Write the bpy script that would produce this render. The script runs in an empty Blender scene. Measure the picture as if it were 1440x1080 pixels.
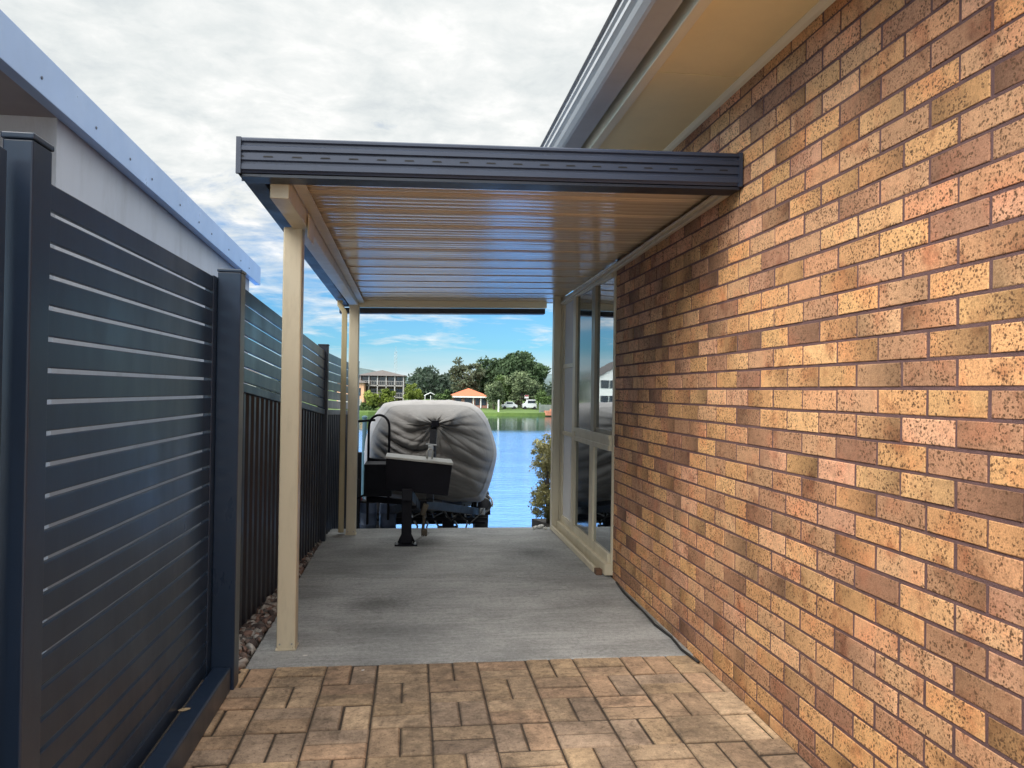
import bpy, bmesh, math, random
import numpy as np
from mathutils import Vector, Matrix
R = math.radians
scn = bpy.context.scene
col = scn.collection
rnd = random.Random(7)
W = 1.515            # plane of the brick wall face (x)

# ------------------------------------------------------------------ helpers
class MB:
    """collects geometry that becomes ONE mesh object"""
    def __init__(s): s.v = []; s.f = []; s.c = []; s.cc = (1, 1, 1, 1)
    def add(s, vs, fs, c=None):
        o = len(s.v); s.v += [tuple(p) for p in vs]
        s.f += [tuple(i + o for i in f) for f in fs]
        s.c += [c or s.cc] * len(vs)
        return s
    def box(s, x0, x1, y0, y1, z0, z1, M=None, c=None):
        vs = [Vector((x, y, z)) for x in (x0, x1) for y in (y0, y1) for z in (z0, z1)]
        if M is not None: vs = [M @ p for p in vs]
        return s.add(vs, [(0, 1, 3, 2), (4, 6, 7, 5), (0, 4, 5, 1), (2, 3, 7, 6), (0, 2, 6, 4), (1, 5, 7, 3)], c)
    def bar(s, a, b, w, h, c=None):
        """box bar from a to b, w wide, h high"""
        a = Vector(a); b = Vector(b); d = (b - a).normalized()
        up = Vector((0, 0, 1)) if abs(d.z) < .95 else Vector((0, 1, 0))
        x = d.cross(up).normalized(); z = x.cross(d)
        vs = [p + x * sx * w / 2 + z * sz * h / 2 for p in (a, b) for sx in (-1, 1) for sz in (-1, 1)]
        return s.add(vs, [(0, 1, 3, 2), (4, 6, 7, 5), (0, 4, 5, 1), (2, 3, 7, 6), (0, 2, 6, 4), (1, 5, 7, 3)], c)
    def tube(s, pts, r, n=10, caps=True, c=None):
        pts = [Vector(p) for p in pts]
        rs = r if isinstance(r, (list, tuple)) else [r] * len(pts)
        vs = []; fs = []; x = None
        for i, p in enumerate(pts):
            d = (pts[min(i + 1, len(pts) - 1)] - pts[max(i - 1, 0)]).normalized()
            if x is None: x = d.orthogonal().normalized()
            x = (x - d * x.dot(d)).normalized(); y = d.cross(x)
            for k in range(n):
                a = 2 * math.pi * k / n
                vs.append(p + (x * math.cos(a) + y * math.sin(a)) * rs[i])
        for i in range(len(pts) - 1):
            for k in range(n):
                k2 = (k + 1) % n
                fs.append((i * n + k, i * n + k2, i * n + n + k2, i * n + n + k))
        if caps:
            fs.append(tuple(range(n))[::-1]); fs.append(tuple(range((len(pts) - 1) * n, len(pts) * n)))
        return s.add(vs, fs, c)
    def prof_y(s, prof, y0, y1, closed=False, caps=False, zfun=None):
        """extrude an (x,z) profile along y"""
        n = len(prof); vs = []
        for y in (y0, y1): vs += [(x, y, z + (zfun(x, y) if zfun else 0)) for x, z in prof]
        fs = [(i, (i + 1) % n, n + (i + 1) % n, n + i) for i in range(n if closed else n - 1)]
        if caps: fs += [tuple(range(n)), tuple(range(2 * n - 1, n - 1, -1))]
        return s.add(vs, fs)
    def prof_x(s, prof, x0, x1, closed=False, caps=False, zfun=None):
        n = len(prof); vs = []
        for x in (x0, x1): vs += [(x, y, z + (zfun(x, y) if zfun else 0)) for y, z in prof]
        fs = [(i, (i + 1) % n, n + (i + 1) % n, n + i) for i in range(n if closed else n - 1)]
        if caps: fs += [tuple(range(n)), tuple(range(2 * n - 1, n - 1, -1))]
        return s.add(vs, fs)
    def lathe(s, prof, cx, cy, n=20, M=None):
        vs = []; fs = []; m = len(prof)
        for r, z in prof:
            for k in range(n):
                a = 2 * math.pi * k / n
                p = Vector((cx + r * math.cos(a), cy + r * math.sin(a), z))
                vs.append(M @ p if M is not None else p)
        for i in range(m - 1):
            for k in range(n):
                k2 = (k + 1) % n
                fs.append((i * n + k, i * n + k2, i * n + n + k2, i * n + n + k))
        fs.append(tuple(range(n))[::-1]); fs.append(tuple(range((m - 1) * n, m * n)))
        return s.add(vs, fs)
    def build(s, name, m, parent=None, bevel=0, smooth=False, segs=2, fix=True):
        me = bpy.data.meshes.new(name); me.from_pydata(s.v, [], s.f); me.update()
        if fix:
            bm = bmesh.new(); bm.from_mesh(me); bmesh.ops.recalc_face_normals(bm, faces=bm.faces); bm.to_mesh(me); bm.free()
        at = me.attributes.new('col', 'FLOAT_COLOR', 'POINT')
        at.data.foreach_set('color', np.array(s.c, dtype=np.float32).ravel())
        if smooth: me.polygons.foreach_set('use_smooth', [True] * len(me.polygons))
        me.materials.append(m)
        o = bpy.data.objects.new(name, me); col.objects.link(o)
        if parent is not None:
            o.parent = parent
            p = parent; off = Vector((0, 0, 0))
            while p is not None: off += p.location; p = p.parent
            o.location = -off
        if bevel:
            b = o.modifiers.new('bevel', 'BEVEL'); b.width = bevel; b.segments = segs; b.limit_method = 'ANGLE'; b.angle_limit = R(40)
        return o

def tag(o, label=None, cat=None, group=None, kind=None):
    if label: o['label'] = label
    if cat: o['category'] = cat
    if group: o['group'] = group
    if kind: o['kind'] = kind
    return o
def thing(name, label, cat, loc=(0, 0, 0), group=None):
    o = bpy.data.objects.new(name, None); col.objects.link(o); o.location = loc
    o.empty_display_size = .2
    return tag(o, label, cat, group)
def copy_tree(o, parent=None):
    c = o.copy(); col.objects.link(c)
    if parent is not None: c.parent = parent
    for ch in list(o.children): copy_tree(ch, c)
    return c

# ------------------------------------------------------------------ materials
def nodes(name):
    m = bpy.data.materials.new(name); m.use_nodes = True
    nt = m.node_tree; b = nt.nodes['Principled BSDF']
    return m, nt, b
def N(nt, t, **kw):
    n = nt.nodes.new(t)
    for k, v in kw.items():
        if k in n.inputs.keys() if isinstance(k, str) else False: n.inputs[k].default_value = v
        else: setattr(n, k, v)
    return n
def L(nt, a, b): nt.links.new(a, b)
def ramp(nt, fac, stops):
    r = nt.nodes.new('ShaderNodeValToRGB'); e = r.color_ramp.elements
    while len(e) < len(stops): e.new(.5)
    for i, (p, c) in enumerate(stops):
        e[i].position = p; e[i].color = (c, c, c, 1) if isinstance(c, (int, float)) else (*c, 1)
    L(nt, fac, r.inputs[0]); return r
def mix(nt, mode, fac, a, b):
    n = nt.nodes.new('ShaderNodeMix'); n.data_type = 'RGBA'; n.blend_type = mode
    for s, v in ((0, fac), (6, a), (7, b)):
        if isinstance(v, (int, float)): n.inputs[s].default_value = v if s == 0 else (v, v, v, 1)
        elif isinstance(v, tuple): n.inputs[s].default_value = (*v[:3], 1)
        else: L(nt, v, n.inputs[s])
    return n.outputs[2]
def noise(nt, scale, detail=4, rough=.55, vec=None, dist=0):
    n = nt.nodes.new('ShaderNodeTexNoise'); n.inputs['Scale'].default_value = scale
    n.inputs['Detail'].default_value = detail; n.inputs['Roughness'].default_value = rough
    n.inputs['Distortion'].default_value = dist
    if vec is not None: L(nt, vec, n.inputs['Vector'])
    return n.outputs[0]
def position(nt, scale=(1, 1, 1)):
    g = nt.nodes.new('ShaderNodeNewGeometry'); mp = nt.nodes.new('ShaderNodeMapping')
    mp.inputs['Scale'].default_value = scale; L(nt, g.outputs['Position'], mp.inputs[0]); return mp.outputs[0]
def bump(nt, b, h, strength=.3, dist=.01):
    n = nt.nodes.new('ShaderNodeBump'); n.inputs['Strength'].default_value = strength; n.inputs['Distance'].default_value = dist
    L(nt, h, n.inputs['Height']); L(nt, n.outputs[0], b.inputs['Normal']); return n
def paint(name, c, rough=.45, var=.12, scale=3, metallic=0, bmp=0, bscale=40, streak=(1, 1, 1), attr=False, dirt=0, coat=0, rvar=.08, spec=.5):
    m, nt, b = nodes(name)
    pos = position(nt, streak)
    n1 = noise(nt, scale, 6, .6, pos)
    f = ramp(nt, n1, [(.3, 1 - var), (.7, 1 + var)])
    base = (c[0], c[1], c[2])
    out = mix(nt, 'MULTIPLY', 1, base, f.outputs[0])
    if attr:
        a = nt.nodes.new('ShaderNodeAttribute'); a.attribute_name = 'col'
        out = mix(nt, 'MULTIPLY', 1, out, a.outputs[0])
    if dirt:
        n2 = noise(nt, scale * 4.3, 8, .7, pos)
        d = ramp(nt, n2, [(.5, 0), (.75, dirt)])
        out = mix(nt, 'MIX', d.outputs[0], out, (c[0] * .45, c[1] * .42, c[2] * .38))
    L(nt, out, b.inputs['Base Color'])
    n3 = noise(nt, scale * 2.1, 5, .6, pos)
    rr = ramp(nt, n3, [(.3, max(.02, rough - rvar)), (.7, min(1, rough + rvar))])
    L(nt, rr.outputs[0], b.inputs['Roughness'])
    b.inputs['Metallic'].default_value = metallic
    b.inputs['Specular IOR Level'].default_value = spec
    b.inputs['Coat Weight'].default_value = coat
    b.inputs['Coat Roughness'].default_value = .06
    if bmp:
        n4 = noise(nt, bscale, 6, .6, pos); bump(nt, b, n4, bmp, .01)
    return m

slate = paint('slate powder coat', (.016, .030, .060), .34, .14, 2, bmp=.02, bscale=300, dirt=.35, streak=(1, 1, .28))
slate_dark = paint('dark corrugated steel', (.014, .018, .03), .42, .15, 3, dirt=.2)
fascia_m = paint('slate gutter steel', (.026, .036, .064), .5, .08, 3, dirt=.08)
black_in = paint('deep shadow black', (.004, .004, .005), .8)
cream = paint('cream enamel', (.62, .545, .40), .4, .07, 2.5, dirt=.3, bmp=.015, bscale=120, streak=(1.6, 1.6, .35))
cream_gloss = paint('glossy cream ceiling sheet', (.60, .50, .37), .20, .06, 2, rvar=.05, spec=.55, coat=.12)
soffit_m = paint('warm cream soffit board', (.97, .82, .48), .6, .05, 1.5, dirt=.08)
trim_m = paint('pale cream trim', (.88, .80, .60), .5, .05, 2)
gutter_m = paint('pale grey gutter metal', (.36, .37, .385), .5, .06, 2, dirt=.25)
gutter_under = paint('grey gutter underside', (.50, .50, .50), .5, .08, 2, dirt=.2)
barge_m = paint('zinc blue barge board', (.34, .47, .72), .34, .06, 2, metallic=.3, dirt=.06)
render_m = paint('pale rendered wall', (.52, .56, .64), .8, .08, 1.2, bmp=.15, bscale=90, dirt=.3, streak=(1, 1, .3))
soffit_dark = paint('grey soffit lining', (.33, .31, .33), .7)
rubber = paint('black rubber', (.012, .012, .013), .7, .2, 8)
blackmetal = paint('black painted steel', (.006, .006, .010), .6, .2, 6, dirt=.1, spec=.2)
galv = paint('galvanised steel', (.38, .39, .40), .4, .2, 12, metallic=.7)
alu = paint('dull aluminium', (.34, .335, .315), .45, .12, 10, metallic=.5, dirt=.2)
teal = paint('weathered teal steel', (.045, .10, .13), .5, .2, 4, dirt=.3)
white_m = paint('white paint', (.75, .75, .74), .5, .06, 3)
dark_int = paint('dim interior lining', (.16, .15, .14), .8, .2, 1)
terracotta = paint('orange roof tiles', (.50, .13, .06), .7, .2, 6, streak=(1, 1, 4), dirt=.2)
greyroof = paint('grey brown roof tiles', (.10, .085, .08), .7, .2, 3, dirt=.2)
peach = paint('peach render', (.62, .36, .22), .8, .08, 1)
brownwall = paint('brown brick far wall', (.15, .11, .09), .85, .15, 1)
greywall = paint('grey render far wall', (.27, .26, .25), .85, .1, 1)
winglass_far = paint('dark far window glass', (.02, .024, .03), .12, .2, 2, spec=.8)
blue_plastic = paint('dark blue plastic drum', (.05, .07, .12), .45, .15, 5)
red_m = paint('dull red vinyl', (.25, .025, .03), .5, .15, 6)
carwhite = paint('white car paint', (.52, .53, .55), .25, .03, 2)
bark = paint('tree bark', (.10, .08, .065), .9, .3, 6, bmp=.5, bscale=12)
dirtm = paint('damp dark soil', (.045, .036, .028), .95, .4, 12, bmp=.6, bscale=60)
stone_m = paint('river pebbles', (1, 1, 1), .75, .25, 40, attr=True)
leafm_dead = paint('dry leaf', (.40, .30, .18), .7, .2, 60)
lichenwhite = paint('pale stone', (.62, .60, .56), .8, .2, 30)

# concrete slab
def make_concrete():
    m, nt, b = nodes('broomed concrete')
    p = position(nt)
    big = noise(nt, 1.3, 5, .6, p, .6); fine = noise(nt, 140, 3, .7, p)
    br = noise(nt, 1, 4, .6, position(nt, (2, 42, 30)))
    st = noise(nt, 2.3, 7, .65, position(nt, (.55, 1.5, 1)), .8)
    c = ramp(nt, big, [(.25, (.27, .27, .265)), (.5, (.37, .37, .364)), (.8, (.46, .46, .45))]).outputs[0]
    c = mix(nt, 'MULTIPLY', .45, c, ramp(nt, br, [(.25, .62), (.75, 1.25)]).outputs[0])
    gr = noise(nt, 38, 6, .75, p); c = mix(nt, 'MULTIPLY', .8, c, ramp(nt, gr, [(.30, .60), (.5, 1), (.72, 1.28)]).outputs[0])
    c = mix(nt, 'MULTIPLY', .8, c, ramp(nt, fine, [(.3, .7), (.7, 1.25)]).outputs[0])
    c = mix(nt, 'MULTIPLY', .85, c, ramp(nt, st, [(.42, 1), (.60, .70), (.75, .5)]).outputs[0])
    for ctr, rad in (((1.02, 6.55, 0), .34), ((.15, 7.0, 0), .25), ((-.2, 5.1, 0), .3)):     # oil drips
        sp = nt.nodes.new('ShaderNodeVectorMath'); sp.operation = 'DISTANCE'; L(nt, p, sp.inputs[0]); sp.inputs[1].default_value = ctr
        dn = mix(nt, 'ADD', 1, mix(nt, 'MULTIPLY', 1, sp.outputs['Value'], (1, 1, 1)), mix(nt, 'MULTIPLY', 1, gr, (.25, .25, .25)))
        c = mix(nt, 'MULTIPLY', 1, c, ramp(nt, dn, [(.10, .45), (rad + .1, 1)]).outputs[0])
    crk = nt.nodes.new('ShaderNodeTexVoronoi'); crk.feature = 'DISTANCE_TO_EDGE'; crk.inputs['Scale'].default_value = .55
    wv = nt.nodes.new('ShaderNodeVectorMath'); wv.operation = 'ADD'; nn = nt.nodes.new('ShaderNodeTexNoise'); nn.inputs['Scale'].default_value = 3; nn.inputs['Detail'].default_value = 6; L(nt, p, nn.inputs['Vector'])
    L(nt, p, wv.inputs[0]); L(nt, nn.outputs[1], wv.inputs[1]); L(nt, wv.outputs[0], crk.inputs['Vector'])
    c = mix(nt, 'MULTIPLY', .28, c, ramp(nt, crk.outputs['Distance'], [(.0, .35), (.006, 1)]).outputs[0])
    L(nt, c, b.inputs['Base Color'])
    L(nt, ramp(nt, st, [(.3, .9), (.7, .6)]).outputs[0], b.inputs['Roughness'])
    b.inputs['Specular IOR Level'].default_value = .3
    h = mix(nt, 'ADD', .5, br, fine); bump(nt, b, h, .35, .004)
    return m
concrete = make_concrete()

def make_brick():
    m, nt, b = nodes('speckled clay brick')
    p = position(nt)
    a = nt.nodes.new('ShaderNodeAttribute'); a.attribute_name = 'col'
    cl = noise(nt, 9, 4, .6, p); mid = noise(nt, 34, 5, .65, p); fine = noise(nt, 210, 3, .6, p)
    c = mix(nt, 'MULTIPLY', .9, a.outputs[0], ramp(nt, mid, [(.28, .74), (.5, 1), (.75, 1.16)]).outputs[0])
    c = mix(nt, 'MULTIPLY', .8, c, ramp(nt, fine, [(.3, .66), (.7, 1.22)]).outputs[0])
    c = mix(nt, 'MIX', ramp(nt, noise(nt, 6.5, 3, .5, p), [(.52, 0), (.68, .55)]).outputs[0], c, mix(nt, 'MULTIPLY', 1, c, (1.12, .86, .80)))
    # burnt dark smears
    c = mix(nt, 'MULTIPLY', ramp(nt, cl, [(.55, 0), (.7, .75)]).outputs[0], c, (.56, .42, .40))
    # iron spots, three sizes, each turned on by a patchy mask
    msk = noise(nt, 15, 3, .55, p, .4); patch = noise(nt, 5.5, 2, .5, p, .2)
    for sc, r0, r1, lo, hi, k, ds in ((72, .24, .32, .35, .48, .92, .6), (120, .28, .36, .32, .50, .9, .5), (36, .12, .18, .44, .54, .95, .3)):
        wv = nt.nodes.new('ShaderNodeVectorMath'); wv.operation = 'ADD'
        nn = nt.nodes.new('ShaderNodeTexNoise'); nn.inputs['Scale'].default_value = sc * 1.3; L(nt, p, nn.inputs['Vector'])
        sv = nt.nodes.new('ShaderNodeVectorMath'); sv.operation = 'SCALE'; sv.inputs['Scale'].default_value = ds / sc * 2
        L(nt, nn.outputs[1], sv.inputs[0]); L(nt, p, wv.inputs[0]); L(nt, sv.outputs[0], wv.inputs[1])
        v = nt.nodes.new('ShaderNodeTexVoronoi'); v.inputs['Scale'].default_value = sc; L(nt, wv.outputs[0], v.inputs['Vector'])
        s = ramp(nt, v.outputs['Distance'], [(r0, 1), (r1 + .06, 0)]).outputs[0]
        sep = nt.nodes.new('ShaderNodeSeparateColor'); L(nt, v.outputs['Color'], sep.inputs[0])
        on = ramp(nt, sep.outputs[0], [(.30, 0), (.38, 1)]).outputs[0]
        mk = ramp(nt, mix(nt, 'MIX', .45, msk, patch), [(lo + .03, 0), (hi + .03, k)]).outputs[0]
        f = mix(nt, 'MULTIPLY', 1, mix(nt, 'MULTIPLY', 1, s, mk), on)
        c = mix(nt, 'MIX', f, c, (.10, .05, .025))
    eff = ramp(nt, noise(nt, 3.1, 9, .75, p), [(.66, 0), (.8, .35)]).outputs[0]
    c = mix(nt, 'MIX', eff, c, (.5, .45, .4))
    L(nt, c, b.inputs['Base Color']); b.inputs['Roughness'].default_value = .72
    b.inputs['Specular IOR Level'].default_value = .35
    bump(nt, b, mix(nt, 'ADD', .6, mid, fine), .4, .006)
    return m
brick_m = make_brick()
mortar_m = paint('dark plum mortar', (.135, .075, .075), .95, .2, 20, bmp=.6, bscale=220, dirt=.2)

def make_paver():
    m, nt, b = nodes('stained clay paver')
    p = position(nt)
    a = nt.nodes.new('ShaderNodeAttribute'); a.attribute_name = 'col'
    mid = noise(nt, 22, 6, .65, p); fine = noise(nt, 190, 3, .65, p); st = noise(nt, 2.6, 8, .72, p, .7); st2 = noise(nt, 12, 8, .75, p, .4)
    c = mix(nt, 'MULTIPLY', .85, a.outputs[0], ramp(nt, mid, [(.3, .68), (.7, 1.18)]).outputs[0])
    c = mix(nt, 'MULTIPLY', .7, c, ramp(nt, fine, [(.3, .7), (.7, 1.22)]).outputs[0])
    # mould staining, strongest down the middle of the drive near the slab
    sp = nt.nodes.new('ShaderNodeVectorMath'); sp.operation = 'DISTANCE'; L(nt, position(nt, (1.0, .85, 1)), sp.inputs[0]); sp.inputs[1].default_value = (.30, 3.05, 0)
    near = ramp(nt, sp.outputs['Value'], [(.25, .16), (.95, 0)]).outputs[0]
    s = mix(nt, 'ADD', 1, st, near)
    f = ramp(nt, s, [(.40, 0), (.62, .74)]).outputs[0]
    f2 = mix(nt, 'MULTIPLY', 1, f, ramp(nt, st2, [(.3, .35), (.6, 1)]).outputs[0])
    c = mix(nt, 'MIX', f2, c, (.075, .056, .044))
    pit = noise(nt, 60, 4, .7, p); c = mix(nt, 'MULTIPLY', .8, c, ramp(nt, pit, [(.32, .45), (.45, 1), (.7, 1.12)]).outputs[0])
    f3 = ramp(nt, st2, [(.58, 0), (.68, .65)]).outputs[0]
    c = mix(nt, 'MIX', f3, c, (.10, .07, .05))
    L(nt, c, b.inputs['Base Color']); b.inputs['Roughness'].default_value = .85; b.inputs['Specular IOR Level'].default_value = .25
    bump(nt, b, mix(nt, 'ADD', .6, mid, fine), .5, .005)
    return m
paver_m = make_paver()
paver_joint = paint('dark paver joint sand', (.05, .036, .026), .95, .4, 30, bmp=.4, bscale=200)

def make_water():
    m, nt, b = nodes('lake water')
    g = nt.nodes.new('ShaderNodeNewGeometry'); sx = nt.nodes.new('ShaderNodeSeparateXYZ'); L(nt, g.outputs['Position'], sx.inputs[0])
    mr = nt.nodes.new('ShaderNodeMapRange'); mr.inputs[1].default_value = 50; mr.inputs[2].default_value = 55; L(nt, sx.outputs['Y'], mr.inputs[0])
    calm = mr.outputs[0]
    n1 = noise(nt, 1, 4, .6, position(nt, (1.1, 2.6, 1)), .5); n2 = noise(nt, 1, 3, .6, position(nt, (4.5, 9, 1)), .3)
    h = mix(nt, 'ADD', .5, n1, n2)
    bn = nt.nodes.new('ShaderNodeBump'); bn.inputs['Distance'].default_value = .12; L(nt, h, bn.inputs['Height'])
    ms = nt.nodes.new('ShaderNodeMapRange'); ms.inputs[3].default_value = .26; ms.inputs[4].default_value = .05; L(nt, calm, ms.inputs[0])
    L(nt, ms.outputs[0], bn.inputs['Strength']); L(nt, bn.outputs[0], b.inputs['Normal'])
    pat = noise(nt, 1, 3, .6, position(nt, (.25, .8, 1)))
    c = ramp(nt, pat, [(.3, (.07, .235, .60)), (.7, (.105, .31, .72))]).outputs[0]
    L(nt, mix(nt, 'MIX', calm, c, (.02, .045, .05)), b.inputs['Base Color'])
    b.inputs['Roughness'].default_value = .08; b.inputs['IOR'].default_value = 1.33
    return m
water_m = make_water()

def make_leaf(name, hue=(1, 1, 1)):
    m, nt, b = nodes(name)
    a = nt.nodes.new('ShaderNodeAttribute'); a.attribute_name = 'col'
    n = noise(nt, 3, 3, .6, position(nt))
    c = mix(nt, 'MULTIPLY', 1, a.outputs[0], ramp(nt, n, [(.3, .75), (.7, 1.25)]).outputs[0])
    c = mix(nt, 'MULTIPLY', 1, c, hue)
    L(nt, c, b.inputs['Base Color']); b.inputs['Roughness'].default_value = .6; b.inputs['Specular IOR Level'].default_value = .25
    tr = nt.nodes.new('ShaderNodeBsdfTranslucent'); L(nt, c, tr.inputs[0])
    ms = nt.nodes.new('ShaderNodeMixShader'); ms.inputs[0].default_value = .25
    L(nt, b.outputs[0], ms.inputs[1]); L(nt, tr.outputs[0], ms.inputs[2]); L(nt, ms.outputs[0], nt.nodes['Material Output'].inputs[0])
    return m
leaf_m = make_leaf('leaves')

def make_grass():
    m, nt, b = nodes('far lawn')
    n = noise(nt, .6, 6, .65, position(nt)); n2 = noise(nt, 8, 4, .6, position(nt))
    c = ramp(nt, n, [(.3, (.055, .10, .02)), (.6, (.10, .165, .032)), (.8, (.18, .22, .07))]).outputs[0]
    c = mix(nt, 'MULTIPLY', .6, c, ramp(nt, n2, [(.3, .7), (.7, 1.25)]).outputs[0])
    L(nt, c, b.inputs['Base Color']); b.inputs['Roughness'].default_value = .9; return m
grass_m = make_grass()
hill_m = paint('hazy wooded hills', (.085, .125, .13), .95, .35, .05, dirt=.4)

def make_glass(name, tint, refl, rough=.015):
    m, nt, b = nodes(name); nt.nodes.remove(b)
    fr = nt.nodes.new('ShaderNodeFresnel'); fr.inputs[0].default_value = refl
    wob = noise(nt, 1.3, 2, .5, position(nt)); bn = nt.nodes.new('ShaderNodeBump'); bn.inputs['Strength'].default_value = .03; bn.inputs['Distance'].default_value = .02
    L(nt, wob, bn.inputs['Height'])
    t = nt.nodes.new('ShaderNodeBsdfTransparent'); t.inputs[0].default_value = (*tint, 1)
    g = nt.nodes.new('ShaderNodeBsdfGlossy'); g.inputs['Roughness'].default_value = rough; g.inputs[0].default_value = (.93, .97, 1, 1)
    L(nt, bn.outputs[0], g.inputs['Normal'])
    ms = nt.nodes.new('ShaderNodeMixShader'); L(nt, fr.outputs[0], ms.inputs[0]); L(nt, t.outputs[0], ms.inputs[1]); L(nt, g.outputs[0], ms.inputs[2])
    L(nt, ms.outputs[0], nt.nodes['Material Output'].inputs[0]); return m
glass_m = make_glass('window glass', (.5, .53, .53), 11)
screen_m = make_glass('dark fly screen glass', (.10, .10, .11), 2.1, .08)
pale_glass = make_glass('frosted window glass', (.75, .77, .78), 2.2)
_n = pale_glass.node_tree.nodes; _d = _n.new('ShaderNodeBsdfDiffuse'); _d.inputs[0].default_value = (.72, .73, .80, 1)
for _l in list(pale_glass.node_tree.links):
    if _l.from_node.type == 'BSDF_TRANSPARENT': pale_glass.node_tree.links.new(_d.outputs[0], _l.to_socket)

def make_cover():
    m, nt, b = nodes('taupe boat cover canvas')
    p = position(nt); n = noise(nt, 2.2, 5, .6, p); w = noise(nt, 300, 2, .6, p)
    c = ramp(nt, n, [(.3, (.20, .188, .178)), (.7, (.27, .252, .238))]).outputs[0]
    c = mix(nt, 'MULTIPLY', .5, c, ramp(nt, w, [(.3, .8), (.7, 1.15)]).outputs[0])
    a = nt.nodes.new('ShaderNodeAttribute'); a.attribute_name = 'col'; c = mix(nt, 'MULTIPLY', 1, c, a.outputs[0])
    L(nt, c, b.inputs['Base Color']); b.inputs['Roughness'].default_value = .75; b.inputs['Specular IOR Level'].default_value = .3
    b.inputs['Sheen Weight'].default_value = .2
    n2 = noise(nt, 16, 4, .6, p, .8); bump(nt, b, n2, .25, .02)
    return m
cover_m = make_cover()

# ------------------------------------------------------------------ ground and water
g = MB()
Yb = 7.78
def quad(a, b, c, d): g.add([a, b, c, d], [(0, 1, 2, 3)])
zg = -.035; zr = -.14
quad((-400, -400, zg), (400, -400, zg), (400, Yb, zg), (-400, Yb, zg))
quad((-400, Yb, zg), (-1.25, Yb, zg), (-1.25, 10.2, -.45), (-400, 10.2, -.45))
quad((-400, 10.2, -.45), (-1.25, 10.2, -.45), (-1.25, 10.25, -2.2), (-400, 10.25, -2.2))
quad((1.60, Yb, zr), (400, Yb, zr), (400, 10.1, -.3), (1.60, 10.1, -.3))
quad((1.60, 10.1, -.3), (400, 10.1, -.3), (400, 10.15, -2.2), (1.60, 10.15, -2.2))
quad((1.60, Yb, zg), (1.60, 10.1, -.3), (1.60, 10.15, -2.2), (1.60, Yb, -2.2))
quad((-1.25, Yb, zg), (-1.25, 10.2, -.45), (-1.25, 10.25, -2.2), (-1.25, Yb, -2.2))
tag(g.build('ground', dirtm), kind='structure')
rp = MB(); rp.add([(-1.25, 7.80, -.02), (1.46, 7.80, -.02), (1.46, 15.6, -1.62), (-1.25, 15.6, -1.62), (-1.25, 15.6, -2.3), (1.46, 15.6, -2.3), (1.46, 7.8, -2.3), (-1.25, 7.8, -2.3)],
   [(0, 1, 2, 3), (3, 2, 5, 4), (0, 3, 4, 7), (1, 2, 5, 6)])
tag(rp.build('boat_ramp', concrete), kind='structure')
w = MB(); w.add([(-1500, 7.9, -1.4), (1500, 7.9, -1.4), (1500, 90, -1.4), (-1500, 90, -1.4)], [(0, 1, 2, 3)])
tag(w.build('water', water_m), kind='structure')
# far shore: wall edge, lawn, land to the horizon
fb = MB(); nx = 60; rows = [(85.0, -1.6), (85.1, -1.02), (92, -.72), (110, -.2), (200, .4), (600, 1.0), (3500, 1.0)]
vs = []; fs = []
for j, (y, z) in enumerate(rows):
    for i in range(nx + 1):
        x = -1500 + 3000 * (i / nx) if j > 3 else (-140 + 280 * i / nx)
        wob = 1.2 * math.sin(i * 1.7) + .8 * math.sin(i * .6) if j in (0, 1) else 0
        vs.append((x, y + wob, z))
for j in range(len(rows) - 1):
    for i in range(nx):
        a = j * (nx + 1) + i; fs.append((a, a + 1, a + nx + 2, a + nx + 1))
fb.add(vs, fs); tag(fb.build('far_shore', grass_m), kind='structure')
# hills
h = MB(); vs = []; fs = []; n = 160
for i in range(n + 1):
    x = -900 + 1800 * i / n
    zt = 16 + 4.5 * math.sin(i * .19 + 1) + 2.5 * math.sin(i * .53) + 1.2 * rnd.random() + (4 if i > 84 else 0)
    vs += [(x, 560, -1), (x, 640, zt), (x, 760, zt * .9)]
for i in range(n):
    for k in range(2): fs.append((i * 3 + k, i * 3 + 3 + k, i * 3 + 4 + k, i * 3 + 1 + k))
h.add(vs, fs); tag(h.build('hills', hill_m), kind='structure')

# concrete slabs (two pours, joint between)
def slab(name, y0, y1, label=None):
    m = MB(); m.box(-.80, W - .004, y0, y1, -.12, 0)
    o = m.build(name, concrete, bevel=.006); tag(o, kind='structure'); return o
slab('concrete_slab', 3.952, 5.731); slab('concrete_slab', 5.747, 7.79)
ed = MB(); ed.box(-.80, W - .004, 5.731, 5.747, -.12, -.008); tag(ed.build('slab_joint', dirtm), kind='structure')
# gravel bed strip
gb = MB(); gb.add([(-1.3, 3.6, -.02), (-.80, 3.6, -.02), (-.80, 7.9, -.02), (-1.3, 7.9, -.02)], [(0, 1, 2, 3)])
tag(gb.build('pebble_bed', dirtm), kind='structure')

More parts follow.
